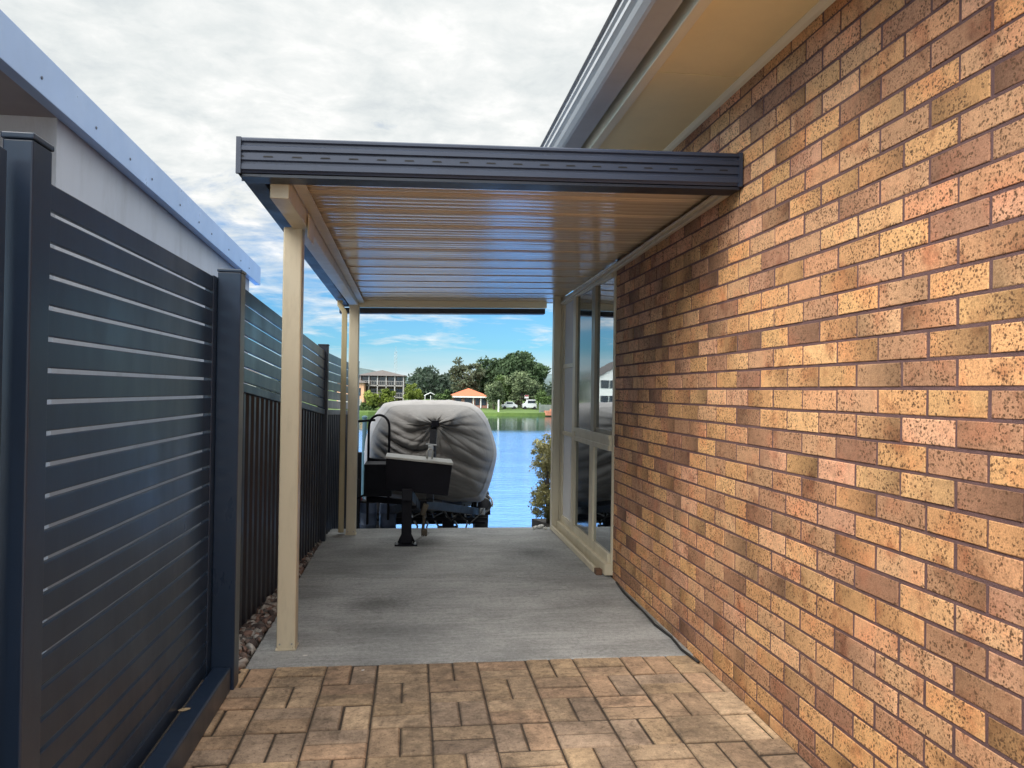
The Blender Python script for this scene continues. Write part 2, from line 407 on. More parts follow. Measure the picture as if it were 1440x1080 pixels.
# pavers, basket weave 250 mm modules
pv = MB(); X0, Y0, M_ = -.150, 3.945, .25
def paver(x0, x1, y0, y1):
    j = .0022 + rnd.random() * .002; z = rnd.uniform(-.003, .003); ch = .0085
    x0 += j; x1 -= j; y0 += j; y1 -= j
    if x1 - x0 < .004 or y1 - y0 < .01: return
    ch = min(ch, (x1 - x0) * .3)
    tx = rnd.uniform(-.0015, .0015); ty = rnd.uniform(-.0015, .0015)
    t = rnd.random()
    c = [(.56, .395, .245), (.60, .43, .28), (.52, .36, .235), (.48, .35, .25), (.58, .385, .25)][rnd.randrange(5)]
    k = rnd.uniform(.82, 1.12); c = (c[0] * k, c[1] * k, c[2] * k, 1)
    vs = [(x0, y0, -.02), (x1, y0, -.02), (x1, y1, -.02), (x0, y1, -.02),
          (x0, y0, z - ch * .7), (x1, y0, z - ch * .7), (x1, y1, z - ch * .7), (x0, y1, z - ch * .7),
          (x0 + ch, y0 + ch, z - tx - ty), (x1 - ch, y0 + ch, z + tx - ty), (x1 - ch, y1 - ch, z + tx + ty), (x0 + ch, y1 - ch, z - tx + ty)]
    k2 = rnd.uniform(.42, .75); dk = (c[0] * k2, c[1] * k2 * .95, c[2] * k2 * .9, 1)
    o_ = len(pv.v); pv.add(vs, [(8, 9, 10, 11), (4, 5, 9, 8), (5, 6, 10, 9), (6, 7, 11, 10), (7, 4, 8, 11), (0, 1, 5, 4), (1, 2, 6, 5), (2, 3, 7, 6), (3, 0, 4, 7)], c)
    for q in range(8): pv.c[o_ + q] = dk
for k in range(-4, 8):
    for j in range(0, 28):
        x0 = X0 + k * M_; x1 = x0 + M_; y1 = Y0 - j * (M_ - .003); y0 = y1 - (M_ - .003)
        lx, rx = max(x0, -.93), min(x1, W - .003)
        if rx - lx < .005: continue
        if (k + j) % 2 == 0:
            ym = (y0 + y1) / 2; paver(lx, rx, y0, ym); paver(lx, rx, ym, y1)
        else:
            xm = (x0 + x1) / 2
            if xm > lx: paver(lx, min(xm, rx), y0, y1)
            if xm < rx: paver(max(xm, lx), rx, y0, y1)
tag(pv.build('brick_paving', paver_m, fix=False), kind='structure')
pj = MB(); pj.add([(-1.0, -4, -.007), (W, -4, -.007), (W, 3.95, -.007), (-1.0, 3.95, -.007)], [(0, 1, 2, 3)])
tag(pj.build('paving_joint_sand', paver_joint), kind='structure')

dv = MB(); dv.add([(-7, -40, -.012), (9, -40, -.012), (9, -3.62, -.012), (-7, -3.62, -.012)], [(0, 1, 2, 3)])  # pale ground added unseen behind the camera to bounce sunlight upward
tag(dv.build('bounce_ground', paint('pale concrete driveway', (.62, .59, .53), .9, .15, 1)), kind='structure')
# loose pebbles
pb = MB(); ico = None
bm = bmesh.new(); bmesh.ops.create_icosphere(bm, subdivisions=1, radius=1); icv = [v.co.copy() for v in bm.verts]; icf = [tuple(v.index for v in f.verts) for f in bm.faces]; bm.free()
for i in range(1100):
    y = 3.72 + 4.1 * rnd.random(); xl = -.93 + .045 * (y - 4.2); x = rnd.uniform(xl - .05, -.80 - .012)
    if y < 3.97: x = rnd.uniform(-.9, -.83)
    s = rnd.uniform(.012, .03) * (1.15 if rnd.random() < .2 else 1); k = rnd.choice([(.30, .27, .24), (.16, .11, .09), (.22, .13, .10), (.10, .09, .085), (.36, .33, .30), (.07, .05, .045)])
    rot = Matrix.Rotation(rnd.random() * 6, 3, Vector((rnd.random(), rnd.random(), rnd.random() + .1)).normalized())
    sc = Vector((s * rnd.uniform(.9, 1.5), s * rnd.uniform(.8, 1.2), s * rnd.uniform(.5, .8)))
    z = -.015 + rnd.random() * .022
    pb.add([rot @ Vector((v.x * sc.x * rnd.uniform(.88, 1.1), v.y * sc.y, v.z * sc.z)) + Vector((x, y, z)) for v in icv], icf, (*k, 1))
tag(pb.build('pebbles', stone_m, smooth=True), 'mixed brown and grey river pebbles along the fence foot', 'pebbles', kind='stuff')

# ------------------------------------------------------------------ brick house
house = thing('brick_house', 'speckled tan brick house with cream eave along the right of the passage', 'house', (W, 2, 0))
PB, PH = .246, .0858; bw = MB()
mw = MB()
tones = [(.74, .40, .165), (.74, .41, .17), (.77, .44, .195), (.72, .37, .18), (.74, .40, .225), (.71, .385, .165), (.70, .365, .155), (.50, .265, .14), (.40, .205, .115), (.60, .335, .17), (.75, .43, .215)]
WE = 5.645; zt_wall = 2.90
for r in range(-17, 18):
    zb = 1.417 + PH * r; z0, z1 = zb + .0060, zb + PH - .0060
    if z1 < -.05: continue
    z1 = min(z1, zt_wall)
    if z1 - z0 < .02: continue
    off = 0 if r % 2 == 0 else PB / 2
    k0 = int((-3.6 - 1.98) / PB) - 1
    for k in range(k0, 40):
        y0 = 1.98 + off + k * PB + .0068; y1 = y0 + PB - .0136
        if y0 > WE - .02: break
        y1 = min(y1, WE)
        if y0 < -3.6: continue
        c = tones[min(10, int(rnd.random() * 11))]; kk = rnd.uniform(.78, 1.03); c = (c[0] * kk, c[1] * kk * rnd.uniform(.99, 1.035), c[2] * kk * 1.10, 1)
        c2 = c
        if rnd.random() < .34:     # one end fired darker
            q = rnd.uniform(.38, .72); c2 = (c[0] * q, c[1] * q, c[2] * q, 1)
        if rnd.random() < .5: c, c2 = c2, c
        dx = rnd.uniform(-.0015, .0015); ch = .002
        jz = rnd.uniform(-.001, .001); jy = rnd.uniform(-.0015, .0015)
        yy = [y0 + jy, y1 + jy if y1 < WE else y1]; zz = [z0 + jz, z1 + jz]
        xs = W + dx; ym = (yy[0] + yy[1]) / 2
        vs = []; o = len(bw.v)
        P = [(yy[0], zz[0]), (yy[1], zz[0]), (yy[1], zz[1]), (yy[0], zz[1])]
        I = [(yy[0] + ch, zz[0] + ch), (yy[1] - ch, zz[0] + ch), (yy[1] - ch, zz[1] - ch), (yy[0] + ch, zz[1] - ch)]
        bw.v += [(xs + .02, a, b_) for a, b_ in P] + [(xs + .0015, a + rnd.uniform(-.0016, .0016), b_ + rnd.uniform(-.0014, .0014)) for a, b_ in P] + [(xs, a, b_) for a, b_ in I]
        bw.c += [c, c2, c2, c] * 3
        bw.f += [tuple(o + q for q in f) for f in ((8, 11, 10, 9), (4, 8, 9, 5), (5, 9, 10, 6), (6, 10, 11, 7), (7, 11, 8, 4), (0, 4, 5, 1), (1, 5, 6, 2), (2, 6, 7, 3), (3, 7, 4, 0))]
wall = bw.build('wall', brick_m, house, fix=False)
mw.box(W + .0035, W + .11, -3.6, WE - .001, -.1, zt_wall); mw.build('mortar', mortar_m, wall)
# wall leaf behind, room behind windows
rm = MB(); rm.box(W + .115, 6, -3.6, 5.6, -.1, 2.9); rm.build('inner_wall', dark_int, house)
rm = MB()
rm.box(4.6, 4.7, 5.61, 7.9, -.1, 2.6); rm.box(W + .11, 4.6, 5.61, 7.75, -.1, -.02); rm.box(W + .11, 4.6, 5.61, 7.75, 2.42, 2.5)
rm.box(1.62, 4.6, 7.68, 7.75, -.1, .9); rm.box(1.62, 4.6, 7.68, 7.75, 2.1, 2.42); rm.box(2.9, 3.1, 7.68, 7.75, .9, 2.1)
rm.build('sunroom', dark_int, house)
cu = MB(); pr = [(3.4 + .02 * math.sin(i * 1.9), 5.7 + i * .03) for i in range(40)]
cu.add([(x, y, z) for x, y in pr for z in (.05, 2.3)], [(i * 2, i * 2 + 2, i * 2 + 3, i * 2 + 1) for i in range(39)]); cu.build('curtain', paint('pale curtain', (.45, .43, .42), .9), house)
m = MB(); m.box(1.545, 1.550, 7.08, 7.58, .12, 2.33); m.build('blind', paint('pale roller blind', (.62, .62, .66), .8), house)
# eave: soffit, bead, fascia, gutter, roof
sf = MB()
for y0, y1 in ((-3.6, 1.0), (1.008, 3.40), (3.408, 5.8), (5.808, 7.8)): sf.box(1.075, W + .05, y0, y1, 2.868, 2.876)
sf.build('soffit', soffit_m, house)
bd = MB(); bd.prof_y([(W - .001, 2.868), (W - .028, 2.868), (W - .030, 2.862), (W - .016, 2.845), (W - .001, 2.838)], -3.6, 7.7, True, True); bd.build('cornice_bead', trim_m, house)
fa = MB(); fa.box(1.022, 1.072, -3.6, 7.8, 2.836, 3.03); fa.build('fascia', trim_m, house, bevel=.004)
gu = MB(); prof = [(.812, 3.012), (.826, 3.018), (.838, 3.006), (.826, 2.996), (.824, 2.978), (.842, 2.966), (.830, 2.956), (.830, 2.936), (.850, 2.922), (.842, 2.910), (.852, 2.892), (.872, 2.872)]
gu.prof_y(prof, -3.6, 7.85); gt = gu.build('gutter', gutter_m, house)
gu = MB(); gu.prof_y([(.872, 2.872), (.885, 2.866), (.985, 2.866), (.988, 3.01)], -3.6, 7.85); gu.build('gutter_base', gutter_under, gt)
ro = MB(); ro.add([(.86, -3.6, 3.0), (.86, 7.9, 3.0), (5, 7.9, 4.7), (5, -3.6, 4.7), (.86, -3.6, 2.985), (.86, 7.9, 2.985), (5, 7.9, 4.68), (5, -3.6, 4.68)], [(0, 1, 2, 3), (7, 6, 5, 4), (0, 4, 5, 1), (0, 3, 7, 4)]); ro.build('roof', greyroof, house)
# windows: frames project 45 mm from the glass plane
GX = 1.507
def win_frame(name, bars): 
    m = MB()
    for b_ in bars: m.box(*b_)
    return m
wn = win_frame('f', [
    (1.506, 1.53, 5.650, 5.685, .10, 2.34), (1.485, 1.53, 6.955, 7.06, .10, 2.34),
    (1.490, 1.53, 5.70, 6.954, 2.272, 2.345), (1.484, 1.53, 5.70, 6.954, .945, .985), (1.492, 1.53, 5.70, 6.954, .985, 1.03), (1.484, 1.53, 5.70, 6.954, 1.03, 1.065),
    (1.488, 1.53, 5.70, 6.954, .10, .165), (1.488, 1.52, 6.22, 6.345, .165, .945)])
w1 = wn.build('window', cream, house, bevel=.003); w1['label'] = 'nearer window, four panes'
m = MB(); m.box(1.484, 1.512, 6.19, 6.255, 1.066, 2.271); m.box(1.492, 1.512, 6.258, 6.34, 1.066, 2.271); m.box(1.500, 1.512, 5.701, 6.189, 1.066, 1.10); m.build('sash', paint('brown grey sash', (.27, .235, .17), .45), w1, bevel=.003)
for (y0, y1, z0, z1, mt, nm) in ((5.686, 6.19, 1.066, 2.271, glass_m, 'pane'), (5.686, 6.22, .166, .944, glass_m, 'pane'), (6.341, 6.954, 1.066, 2.271, screen_m, 'screen_pane'), (6.346, 6.954, .166, .944, screen_m, 'screen_pane')):
    m = MB(); m.box(GX, GX + .004, y0, y1, z0, z1); m.build(nm, mt, w1)
wn = win_frame('f', [(1.492, 1.53, 7.061, 7.10, .10, 2.34), (1.492, 1.53, 7.545, 7.60, .10, 2.34), (1.492, 1.53, 7.10, 7.545, 2.272, 2.343), (1.492, 1.53, 7.10, 7.545, 1.625, 1.665), (1.492, 1.53, 7.10, 7.545, .965, 1.005), (1.492, 1.53, 7.10, 7.545, .10, .165)])
w2 = wn.build('window', cream, house, bevel=.003); w2['label'] = 'farther narrow window, three stacked panes'
for z0, z1 in ((1.005, 1.625), (1.665, 2.272), (.165, .965)):
    m = MB(); m.box(GX, GX + .004, 7.10, 7.545, z0, z1); m.build('pane', pale_glass, w2)
m = MB(); m.box(1.455, 1.53, 5.652, 7.60, .012, .099); m.box(1.40, 1.424, 5.80, 7.60, .004, .05); m.build('window_sill', cream, house, bevel=.005)
m = MB(); m.box(1.405, 1.478, 7.605, 7.70, -.03, 2.36); m.build('corner_post', cream, house, bevel=.005)
m = MB(); m.box(1.480, 1.60, 7.605, 7.72, -.03, 2.36); m.build('corner_trim', cream, house, bevel=.004)

# ------------------------------------------------------------------ carport
cp = thing('carport', 'cream and slate carport roof on posts attached to the brick wall', 'carport', (.4, 4.2, 0))
def rz(x, y): return .023 * (x + .76) - .012 * (y - 3.37)
XL, XR, YF, YE = -.762, W - .012, 3.400, 8.10
def sh(o):          # shear the whole roof to its fall (baked into the mesh)
    for v in o.data.vertices:
        x, y, z = v.co; v.co.z = z + rz(x, y)
    return o
# front fascia: stepped gutter profile with vent slots
pf = [(YF + .10, 2.462), (YF + .006, 2.462), (YF, 2.456), (YF, 2.446), (YF + .010, 2.440), (YF + .010, 2.430), (YF, 2.424), (YF, 2.406), (YF + .011, 2.401), (YF + .011, 2.397), (YF + .004, 2.394), (YF + .004, 2.366), (YF + .013, 2.360), (YF + .013, 2.352), (YF + .002, 2.347), (YF + .002, 2.325), (YF + .010, 2.318), (YF + .014, 2.312), (YF + .105, 2.312), (YF + .105, 2.30), (YF + .005, 2.30), (YF - .003, 2.308)]
m = MB(); m.prof_x(pf[:20], XL, XR + .003, False); m.add([(XL, y, z) for y, z in pf[:19]] + [(XL, YF + .105, 2.46)], [tuple(range(20))]); m.add([(XR + .003, y, z) for y, z in pf[:19]] + [(XR + .003, YF + .105, 2.46)], [tuple(range(20))])
fs_ = sh(m.build('fascia', fascia_m, cp))
for i in range(19):
    x = -.752 + i * .1205; y = YF + .003; m = MB()
    m.add([(x + (-.022 if i else .0), y, 2.3775), (x + .022, y, 2.3775), (x + .018, y, 2.3835), (x - (.018 if i else 0), y, 2.3835)], [(0, 1, 2, 3)]); sh(m.build('vent_slot', black_in, fs_))
for bb in ((XL - .002, XL + .018, YF - .003, YF + .015, 2.306, 2.462), (XR - .012, XR + .005, YF - .003, YF + .012, 2.306, 2.464)):
    m = MB(); m.box(*bb); sh(m.build('end_cap', fascia_m, fs_))
# underside return of front beam
m = MB(); m.box(XL + .02, XR, YF + .018, YF + .125, 2.296, 2.308); sh(m.build('beam_return', slate_dark, fs_))
# left gutter
m = MB(); m.prof_y([(XL, 2.458), (XL - .002, 2.42), (XL + .006, 2.40), (XL, 2.38), (XL, 2.318), (XL + .012, 2.300), (XL + .095, 2.296), (XL + .10, 2.32), (XL + .10, 2.45)], YF + .016, YE, False); sg = sh(m.build('side_gutter', fascia_m, cp))
# glossy ribbed ceiling (visible underside), ribs run across
prof = []; y = YF + .126; zc = 2.352
while y < YE - .06:
    for q, st in enumerate((0, .074, .148, .222)):
        wd_ = .069; sg = .0011 + .0006 * ((q * 7 + int(y * 10)) % 3)
        prof += [(y + st + wd_ * t / 6, zc - sg * 4 * (t / 6) * (1 - t / 6)) for t in range(7)] + [(y + st + wd_ + .0025, zc + .003)]
    prof += [(y + .297, zc - .006), (y + .303, zc - .006), (y + .309, zc + .010), (y + .345, zc + .011), (y + .352, zc)]
    y += .358
m = MB(); m.prof_x(prof, XL + .10, XR, zfun=None); ce = sh(m.build('ceiling_sheet', cream_gloss, cp, fix=False))
m = MB(); m.box(XL + .10, XR, YF + .106, YE - .05, 2.376, 2.452); sh(m.build('roof_sheet', fascia_m, cp))
# wall trim channel, rear fascia
m = MB(); m.box(W - .055, W - .006, YF + .127, 7.60, 2.318, 2.333); m.box(W - .035, W - .006, YF + .127, 7.60, 2.300, 2.3175); sh(m.build('wall_channel', cream, cp, bevel=.003))
m = MB(); m.box(XL + .10, 1.40, YE - .075, YE - .01, 2.285, 2.352); sh(m.build('rear_trim', trim_m, cp, bevel=.003))
m = MB(); m.box(XL, 1.395, YE - .008, YE + .11, 2.228, 2.284); m.box(XL, 1.395, YE + .10, YE + .11, 2.306, 2.45); sh(m.build('rear_gutter', slate_dark, cp, bevel=.006))
# beam along posts (hollow C purlin look)
m = MB(); m.box(-.645, -.562, 3.53, YE - .02, 2.236, 2.332); m.build('beam', cream, cp, bevel=.004)
for v in cp.children[-1].data.vertices: v.co.z += .012 * (3.53 - v.co.y) * .9 + .0
m = MB(); m.box(-.556, -.548, 4.10, 4.30, 2.18, 2.305); m.box(-.556, -.500, 3.54, YE - .05, 2.318, 2.326); o = m.build('beam_bracket', cream, cp, bevel=.002)
for v in o.data.vertices: v.co.z += .012 * (3.53 - v.co.y) * .9
def post(y, xl, xr, d, ztop, label):
    m = MB(); m.box(xl, xr, y, y + d, .006, ztop); o = m.build('post', cream, cp, bevel=.008); o['label'] = label
    m = MB(); m.box(xl - .004, xr + .004, y - .004, y + d + .004, .001, .012)
    for sx in (xl + .015, xr - .015): m.lathe([(.006, .012), (.006, .018), (.003, .02)], sx, y - .002, 8)
    m.build('base_plate', cream, o, bevel=.002)
    for sx in (xl + .018, xr - .018): m = MB(); m.tube([(sx, y - .004, .035), (sx, y + .002, .035)], .005, 8); m.build('screw', alu, o)
    return o
post(4.19, -.692, -.594, .095, 2.245, 'front cream post')
post(7.43, -.606, -.514, .09, 2.19, 'rear cream post')
m = MB(); m.tube([(-.70, 7.50, 2.235), (-.70, 7.50, 2.19), (-.655, 7.49, 2.12), (-.655, 7.49, .02)], .036, 4)
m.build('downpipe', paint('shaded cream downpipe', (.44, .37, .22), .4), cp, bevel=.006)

# ------------------------------------------------------------------ front slat fence (gate, posts, bottom rail)
fe = thing('slat_fence', 'tall dark slate horizontal slat fence screen on the left', 'fence', (-.87, 2.5, 0))
def slats(x, y0, y1, z0, z1, pitch=.0785, gap=.0125, th=.016, st0=.05, st1=.07, name='slat_panel', lab=None):
    m = MB(); z = z1 - .004
    while z - (pitch - gap) > z0:
        m.box(x - th, x, y0 + st0 * .5, y1 - st1 * .5, z - (pitch - gap), z); z -= pitch
    o = m.build(name, slate, fe, bevel=.003)
    f = MB(); f.box(x - .034, x + .004, y0, y0 + st0, z0, z1); f.build('stile', slate, o, bevel=.003)
    f = MB(); f.box(x - .034, x + .004, y1 - st1, y1, z0, z1); f.build('stile', slate, o, bevel=.003)
    if lab: o['label'] = lab
    return o
slats(-.898, 1.905, 3.70, .075, 1.893, st0=.085, st1=.10, lab='large slat panel between two posts')
slats(-.822, -2.4, 1.665, .06, 1.862, st0=.05, st1=.05, lab='slat panel at the left edge')  # lengthened unseen behind the camera to keep sun off the paving
def fpost(x0, x1, y0, y1, z0, z1, parent, m_=slate):
    m = MB(); m.box(x0, x1, y0, y1, z0, z1); o = m.build('post', m_, parent, bevel=.004)
    m = MB(); m.box(x0 - .003, x1 + .003, y0 - .003, y1 + .003, z1 + .0005, z1 + .014)
    m.build('cap', m_, o, bevel=.003); return o
fpost(-.852, -.792, 1.712, 1.80, 0, 1.90, fe); fpost(-.893, -.790, 3.662, 3.76, 0, 1.918, fe)
m = MB(); m.box(-.884, -.802, -2.4, 3.655, .0, .112); m.build('bottom_rail', slate, fe, bevel=.008)

# rear fence: raked slat screens above corrugated sheets
bf = thing('metal_fence', 'dark corrugated metal fence topped with blue-grey slats behind the posts', 'fence', (-.9, 6, 0))
def fx(y): return -.955 + .0545 * (y - 4.2)
def fz(y): return -.078 * (y - 4.4) if y < 7.2 else -.218 - .03 * (y - 7.2)
def ftop(y0, y1):
    m = MB()
    for i in range(6):
        zt = 1.945 - i * .0885; hgt = .078
        a0, a1 = zt, zt - hgt
        vs = []
        for y in (y0, y1):
            for dx, z in ((-.012, a0), (.004, a0), (.004, a1), (-.012, a1)): vs.append((fx(y) + dx, y, z + fz(y)))
        m.add(vs, [(0, 1, 5, 4), (1, 2, 6, 5), (2, 3, 7, 6), (3, 0, 4, 7), (0, 3, 2, 1), (4, 5, 6, 7)])
    m.build('slat_screen', slate, bf, bevel=.003)
    m = MB(); pts = []; y = y0
    while y < y1:
        for dy, dx in ((0, 0), (.03, 0), (.045, .022), (.085, .022), (.10, 0)): 
            if y + dy <= y1: pts.append((fx(y + dy) + dx - .03, y + dy))
        y += .115
    n = len(pts)
    m.add([(x, yy, z) for z in (-.06, 1) for x, yy in pts], [(i, i + 1, n + i + 1, n + i) for i in range(n - 1)])
    o = m.build('corrugated_sheet', slate_dark, bf, fix=False)
    for v in o.data.vertices:
        if v.co.z > .5: v.co.z = 1.40 + fz(v.co.y)
    m = MB(); vs = []
    for y in (y0, y1):
        for dx, z in ((-.045, 1.415), (.012, 1.415), (.012, 1.365), (-.045, 1.365)): vs.append((fx(y) + dx, y, z + fz(y)))
    m.add(vs, [(0, 1, 5, 4), (1, 2, 6, 5), (2, 3, 7, 6), (3, 0, 4, 7), (0, 3, 2, 1), (4, 5, 6, 7)]); m.build('top_rail', slate_dark, bf, bevel=.004)
ftop(4.12, 7.14); ftop(7.24, 9.4)
for y in (7.14, 9.4):
    x = fx(y); fpost(x - .06, x + .028, y + .003, y + .095, -.3, 1.775 + (fz(y) + .218), bf, slate_dark)

# ------------------------------------------------------------------ neighbour's house
nb = thing('neighbour_house', 'pale rendered neighbouring house with blue-grey metal roof edge on the left', 'house', (-2, 5, 0))
NX = -1.70
def nz(y): return -.0365 * (y - 3.4)
m = MB(); m.prof_y([(NX, 2.925), (NX - .012, 2.93), (NX - .06, 2.93), (NX - .06, 2.727), (NX, 2.727)], -3, 8.85, True, True, lambda x, y: nz(y))
bo = m.build('barge_board', barge_m, nb, bevel=.003)
nail_m = paint('grey nail head', (.09, .11, .16), .5)
for i in range(-4, 10):
    y = 3.85 + .5 * i - (.11 if i % 3 == 0 else 0)
    m = MB(); m.tube([(NX - .003, y, 2.80 + nz(y)), (NX + .004, y, 2.80 + nz(y))], [.011, .007], 8); m.build('nail', nail_m, bo)
m = MB(); m.box(-5.5, NX - .07, 4.06, 8.6, -.1, 2.74); ow = m.build('wall', render_m, nb)
for v in ow.data.vertices:
    if v.co.z > 1: v.co.z += nz(v.co.y) + .02
m = MB(); m.prof_y([(-5.5, 2.735), (NX - .062, 2.735), (NX - .062, 2.745), (-5.5, 2.745)], -3, 4.055, True, True, lambda x, y: nz(y)); m.build('soffit', soffit_dark, nb)
m = MB(); m.prof_y([(-5.5, 2.90), (NX - .061, 2.90), (NX - .061, 2.925), (-5.5, 2.925)], -3, 8.8, True, True, lambda x, y: nz(y)); m.build('roof', barge_m, nb)
m = MB(); m.box(-4.2, -4.1, -3, 4.05, -.1, 2.75); m.build('recess_wall', render_m, nb)

# ------------------------------------------------------------------ boat under cover
boat = thing('covered_boat', 'boat wrapped in a wrinkled taupe canvas cover on the trailer', 'boat', (.27, 11, -.6))
OUT = [(0, 1.249), (.405, 1.24), (.575, 1.185), (.715, 1.035), (.80, .84), (.862, .58), (.835, .36), (.765, .12), (.69, -.06), (.55, -.10), (.31, -.10), (0, -.09), (-.46, -.06), (-.76, .0), (-.86, .22), (-.885, .51), (-.865, .78), (-.79, .99), (-.70, 1.12), (-.56, 1.225)]
def outline(nt_):
    P = np.array(OUT + [OUT[0]]); out = []
    n0 = len(OUT)
    for i in range(nt_):
        t = i / nt_ * n0; k = int(t); f = t - k
        p0, p1, p2, p3 = (np.array(OUT[(k + q) % n0]) for q in (-1, 0, 1, 2))
        out.append(.5 * ((2 * p1) + (-p0 + p2) * f + (2 * p0 - 5 * p1 + 4 * p2 - p3) * f * f + (-p0 + 3 * p1 - 3 * p2 + p3) * f ** 3))
    return out
NT, NR = 260, 110
ol = outline(NT); cv = MB(); vs = []
px, pz = -.005, .985        # where the cover is gathered at the bow
def cat(x, z): 
    return 0
for j in range(NR + 1):
    r = j / NR
    for i in range(NT):
        ox, oz = ol[i]
        x = px + (ox - px) * r; z = pz + (oz - pz) * r
        th = math.atan2(oz - pz, ox - px)
        yb = 9.05 + .95 * (1 - math.sqrt(max(0, 1 - r ** 6))) + .42 * r * r
        d = 0; cr = lambda t: 1 - 2 * abs(math.sin(t * .5)) ** .7
        # gathers radiating from the bow eye
        gath = math.exp(-r * 4.0) * min(1, r * 9)
        d += .035 * gath * math.sin(9 * th + 1.6 * math.sin(2 * th)) + .020 * min(1, r * 8) * math.exp(-r * 2.4) * cr(20 * th + 2 * r + 1.2 * math.sin(3 * th))
        # a lifted flap either side of the gather
        if z > pz: d -= .16 * math.exp(-((abs(x - px) - .18 - .35 * (z - pz)) / .085) ** 2) * math.exp(-((z - pz - .06) / .11) ** 2)
        d += .10 * math.exp(-(x - px) ** 2 / .004) * math.exp(-((z - pz + .03) / .07) ** 2)
        if z < pz: d += .07 * math.exp(-((x - px + .01 * math.sin(z * 14)) / .045) ** 2) - .035 * math.exp(-((abs(x - px) - .13) / .09) ** 2) * math.exp(-((z - .6) / .4) ** 2)
        # swags hanging to the left of the strap
        if x < px:
            q = (pz - z) + .55 * (x - px + .42) ** 2 * 1.4 - .35 * (x - px)
            mk = math.exp(-((x - px + .38) / .30) ** 2) * math.exp(-((z - .55) / .34) ** 2)
            d += .075 * mk * cr(q * 32 + .8 * math.sin(x * 7)) + .038 * mk * cr(q * 61 + 1 + math.sin(x * 9))
        else:
            q = (pz - z) * .8 - .55 * (x - px) + .3 * (x - px) ** 2
            mk = math.exp(-((x - px - .35) / .4) ** 2) * math.exp(-((z - .35) / .5) ** 2)
            d += .045 * mk * cr(q * 24 + 1.5 * math.sin(x * 4)) + .022 * mk * cr(q * 55 + 2 * math.sin(x * 6))
        # long folds toward the right shoulder and hem puckers
        d += .016 * math.sin(13 * th + 3 * r) * max(0, r - .55) * (1 - r) * 8 + .010 * math.sin(31 * th + 5 * r) * max(0, r - .4) * (1 - r) * 5
        if z < .05: d += .02 * math.sin(x * 38) * min(1, (.05 - z) * 8)
        # seam welt around the front panel
        d -= .022 * math.exp(-((r - .86 + .02 * math.sin(5 * th)) / .013) ** 2)
        vs.append((.27 + x, yb + d, z + .012 * math.sin(9 * th) * (r > .9)))
fs = []
for j in range(NR):
    for i in range(NT):
        i2 = (i + 1) % NT; fs.append((j * NT + i, j * NT + i2, (j + 1) * NT + i2, (j + 1) * NT + i))
base = NR * NT
for q, (yy, sc, dz) in enumerate(((10.6, 1.0, 0), (11.0, 1.01, -.02), (11.6, 1.0, -.10), (12.3, .985, -.21), (13.0, .96, -.32), (13.6, .93, -.42), (13.9, .86, -.48))):
    o = len(vs)
    for i in range(NT):
        ox, oz = ol[i]; wv = .012 * math.sin(i * .35 + q) 
        vs.append((.27 + ox * (sc + wv), yy, .55 + (oz - .55) * (sc + wv * .5) + dz))
    for i in range(NT):
        i2 = (i + 1) % NT; fs.append((base + i, base + i2, o + i2, o + i))
    base = o
fs.append(tuple(base + i for i in range(NT)))
cv.add(vs, fs)
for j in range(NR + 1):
    t = max(0, min(1, (j / NR - .84) / .03)); k_ = .72 + .34 * t  # front shade and sky-lit top painted into the cloth colour
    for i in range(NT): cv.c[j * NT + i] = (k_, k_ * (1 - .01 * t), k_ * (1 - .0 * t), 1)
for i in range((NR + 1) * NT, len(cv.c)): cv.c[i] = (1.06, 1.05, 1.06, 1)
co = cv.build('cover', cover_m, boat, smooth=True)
m = MB()   # hull bottom below the cover hem
secs = [(9.6, .12, .02, -.10), (10.2, .42, .0, -.26), (11, .68, -.06, -.38), (12.5, .72, -.30, -.62), (14.0, .70, -.5, -.82)]
vs = []; 
for y, hw, zt, zk in secs: vs += [(.27 - hw, y, zt), (.27 - hw * .9, y, (zt + zk) / 2), (.27, y, zk), (.27 + hw * .9, y, (zt + zk) / 2), (.27 + hw, y, zt)]
fs = []
for j in range(len(secs) - 1):
    for i in range(4): a = j * 5 + i; fs.append((a, a + 1, a + 6, a + 5))
fs.append(tuple(range(5))); fs.append(tuple(range(20, 25)))
m.add(vs, fs); m.build('hull', paint('dark hull gelcoat', (.035, .04, .055), .35), boat)
m = MB(); m.bar((.262, 8.985, 1.0), (.262, 9.0, .62), .032, .010); m.bar((.262, 9.0, .62), (.265, 8.3, .52), .032, .01); m.box(.225, .31, 8.93, 9.0, .965, 1.035); m.build('bow_strap', blackmetal, boat)
m = MB(); m.tube([(1.00, 10.05, .02), (1.045, 10.0, -.02), (1.06, 9.98, -.08), (1.05, 9.97, -.12)], .012, 8); m.build('tie_cord', paint('pale cord', (.62, .62, .6), .7), boat, smooth=True)

# ------------------------------------------------------------------ trailer
tr = thing('boat_trailer', 'black boat trailer with front toolbox parked at the slab end', 'trailer', (.1, 8, 0))
def tz(y): return .43 - .20 * (y - 7.0)
m = MB(); m.bar((-.03, 6.86, tz(6.86)), (.10, 10.0, tz(10.0) + .02), .09, .10)
for s in (-1, 1): m.bar((.08 + .05 * s, 7.9, tz(7.9) - .03), (.27 + .62 * s, 10.0, tz(10.0) - .02), .07, .09)
m.build('drawbar', blackmetal, tr, bevel=.006)
m = MB()
for s in (-1, 1): m.bar((.27 + .62 * s, 9.9, tz(9.9)), (.27 + .62 * s, 13.6, tz(13.6)), .07, .10)
for y in (10.0, 10.6, 11.2, 12.4, 13.4): m.bar((-.40, y, tz(y)), (.94, y, tz(y)), .06, .07)
m.bar((-.52, 10.9, -.46), (1.08, 10.9, -.46), .06, .06)
m.build('chassis', blackmetal, tr, bevel=.005)
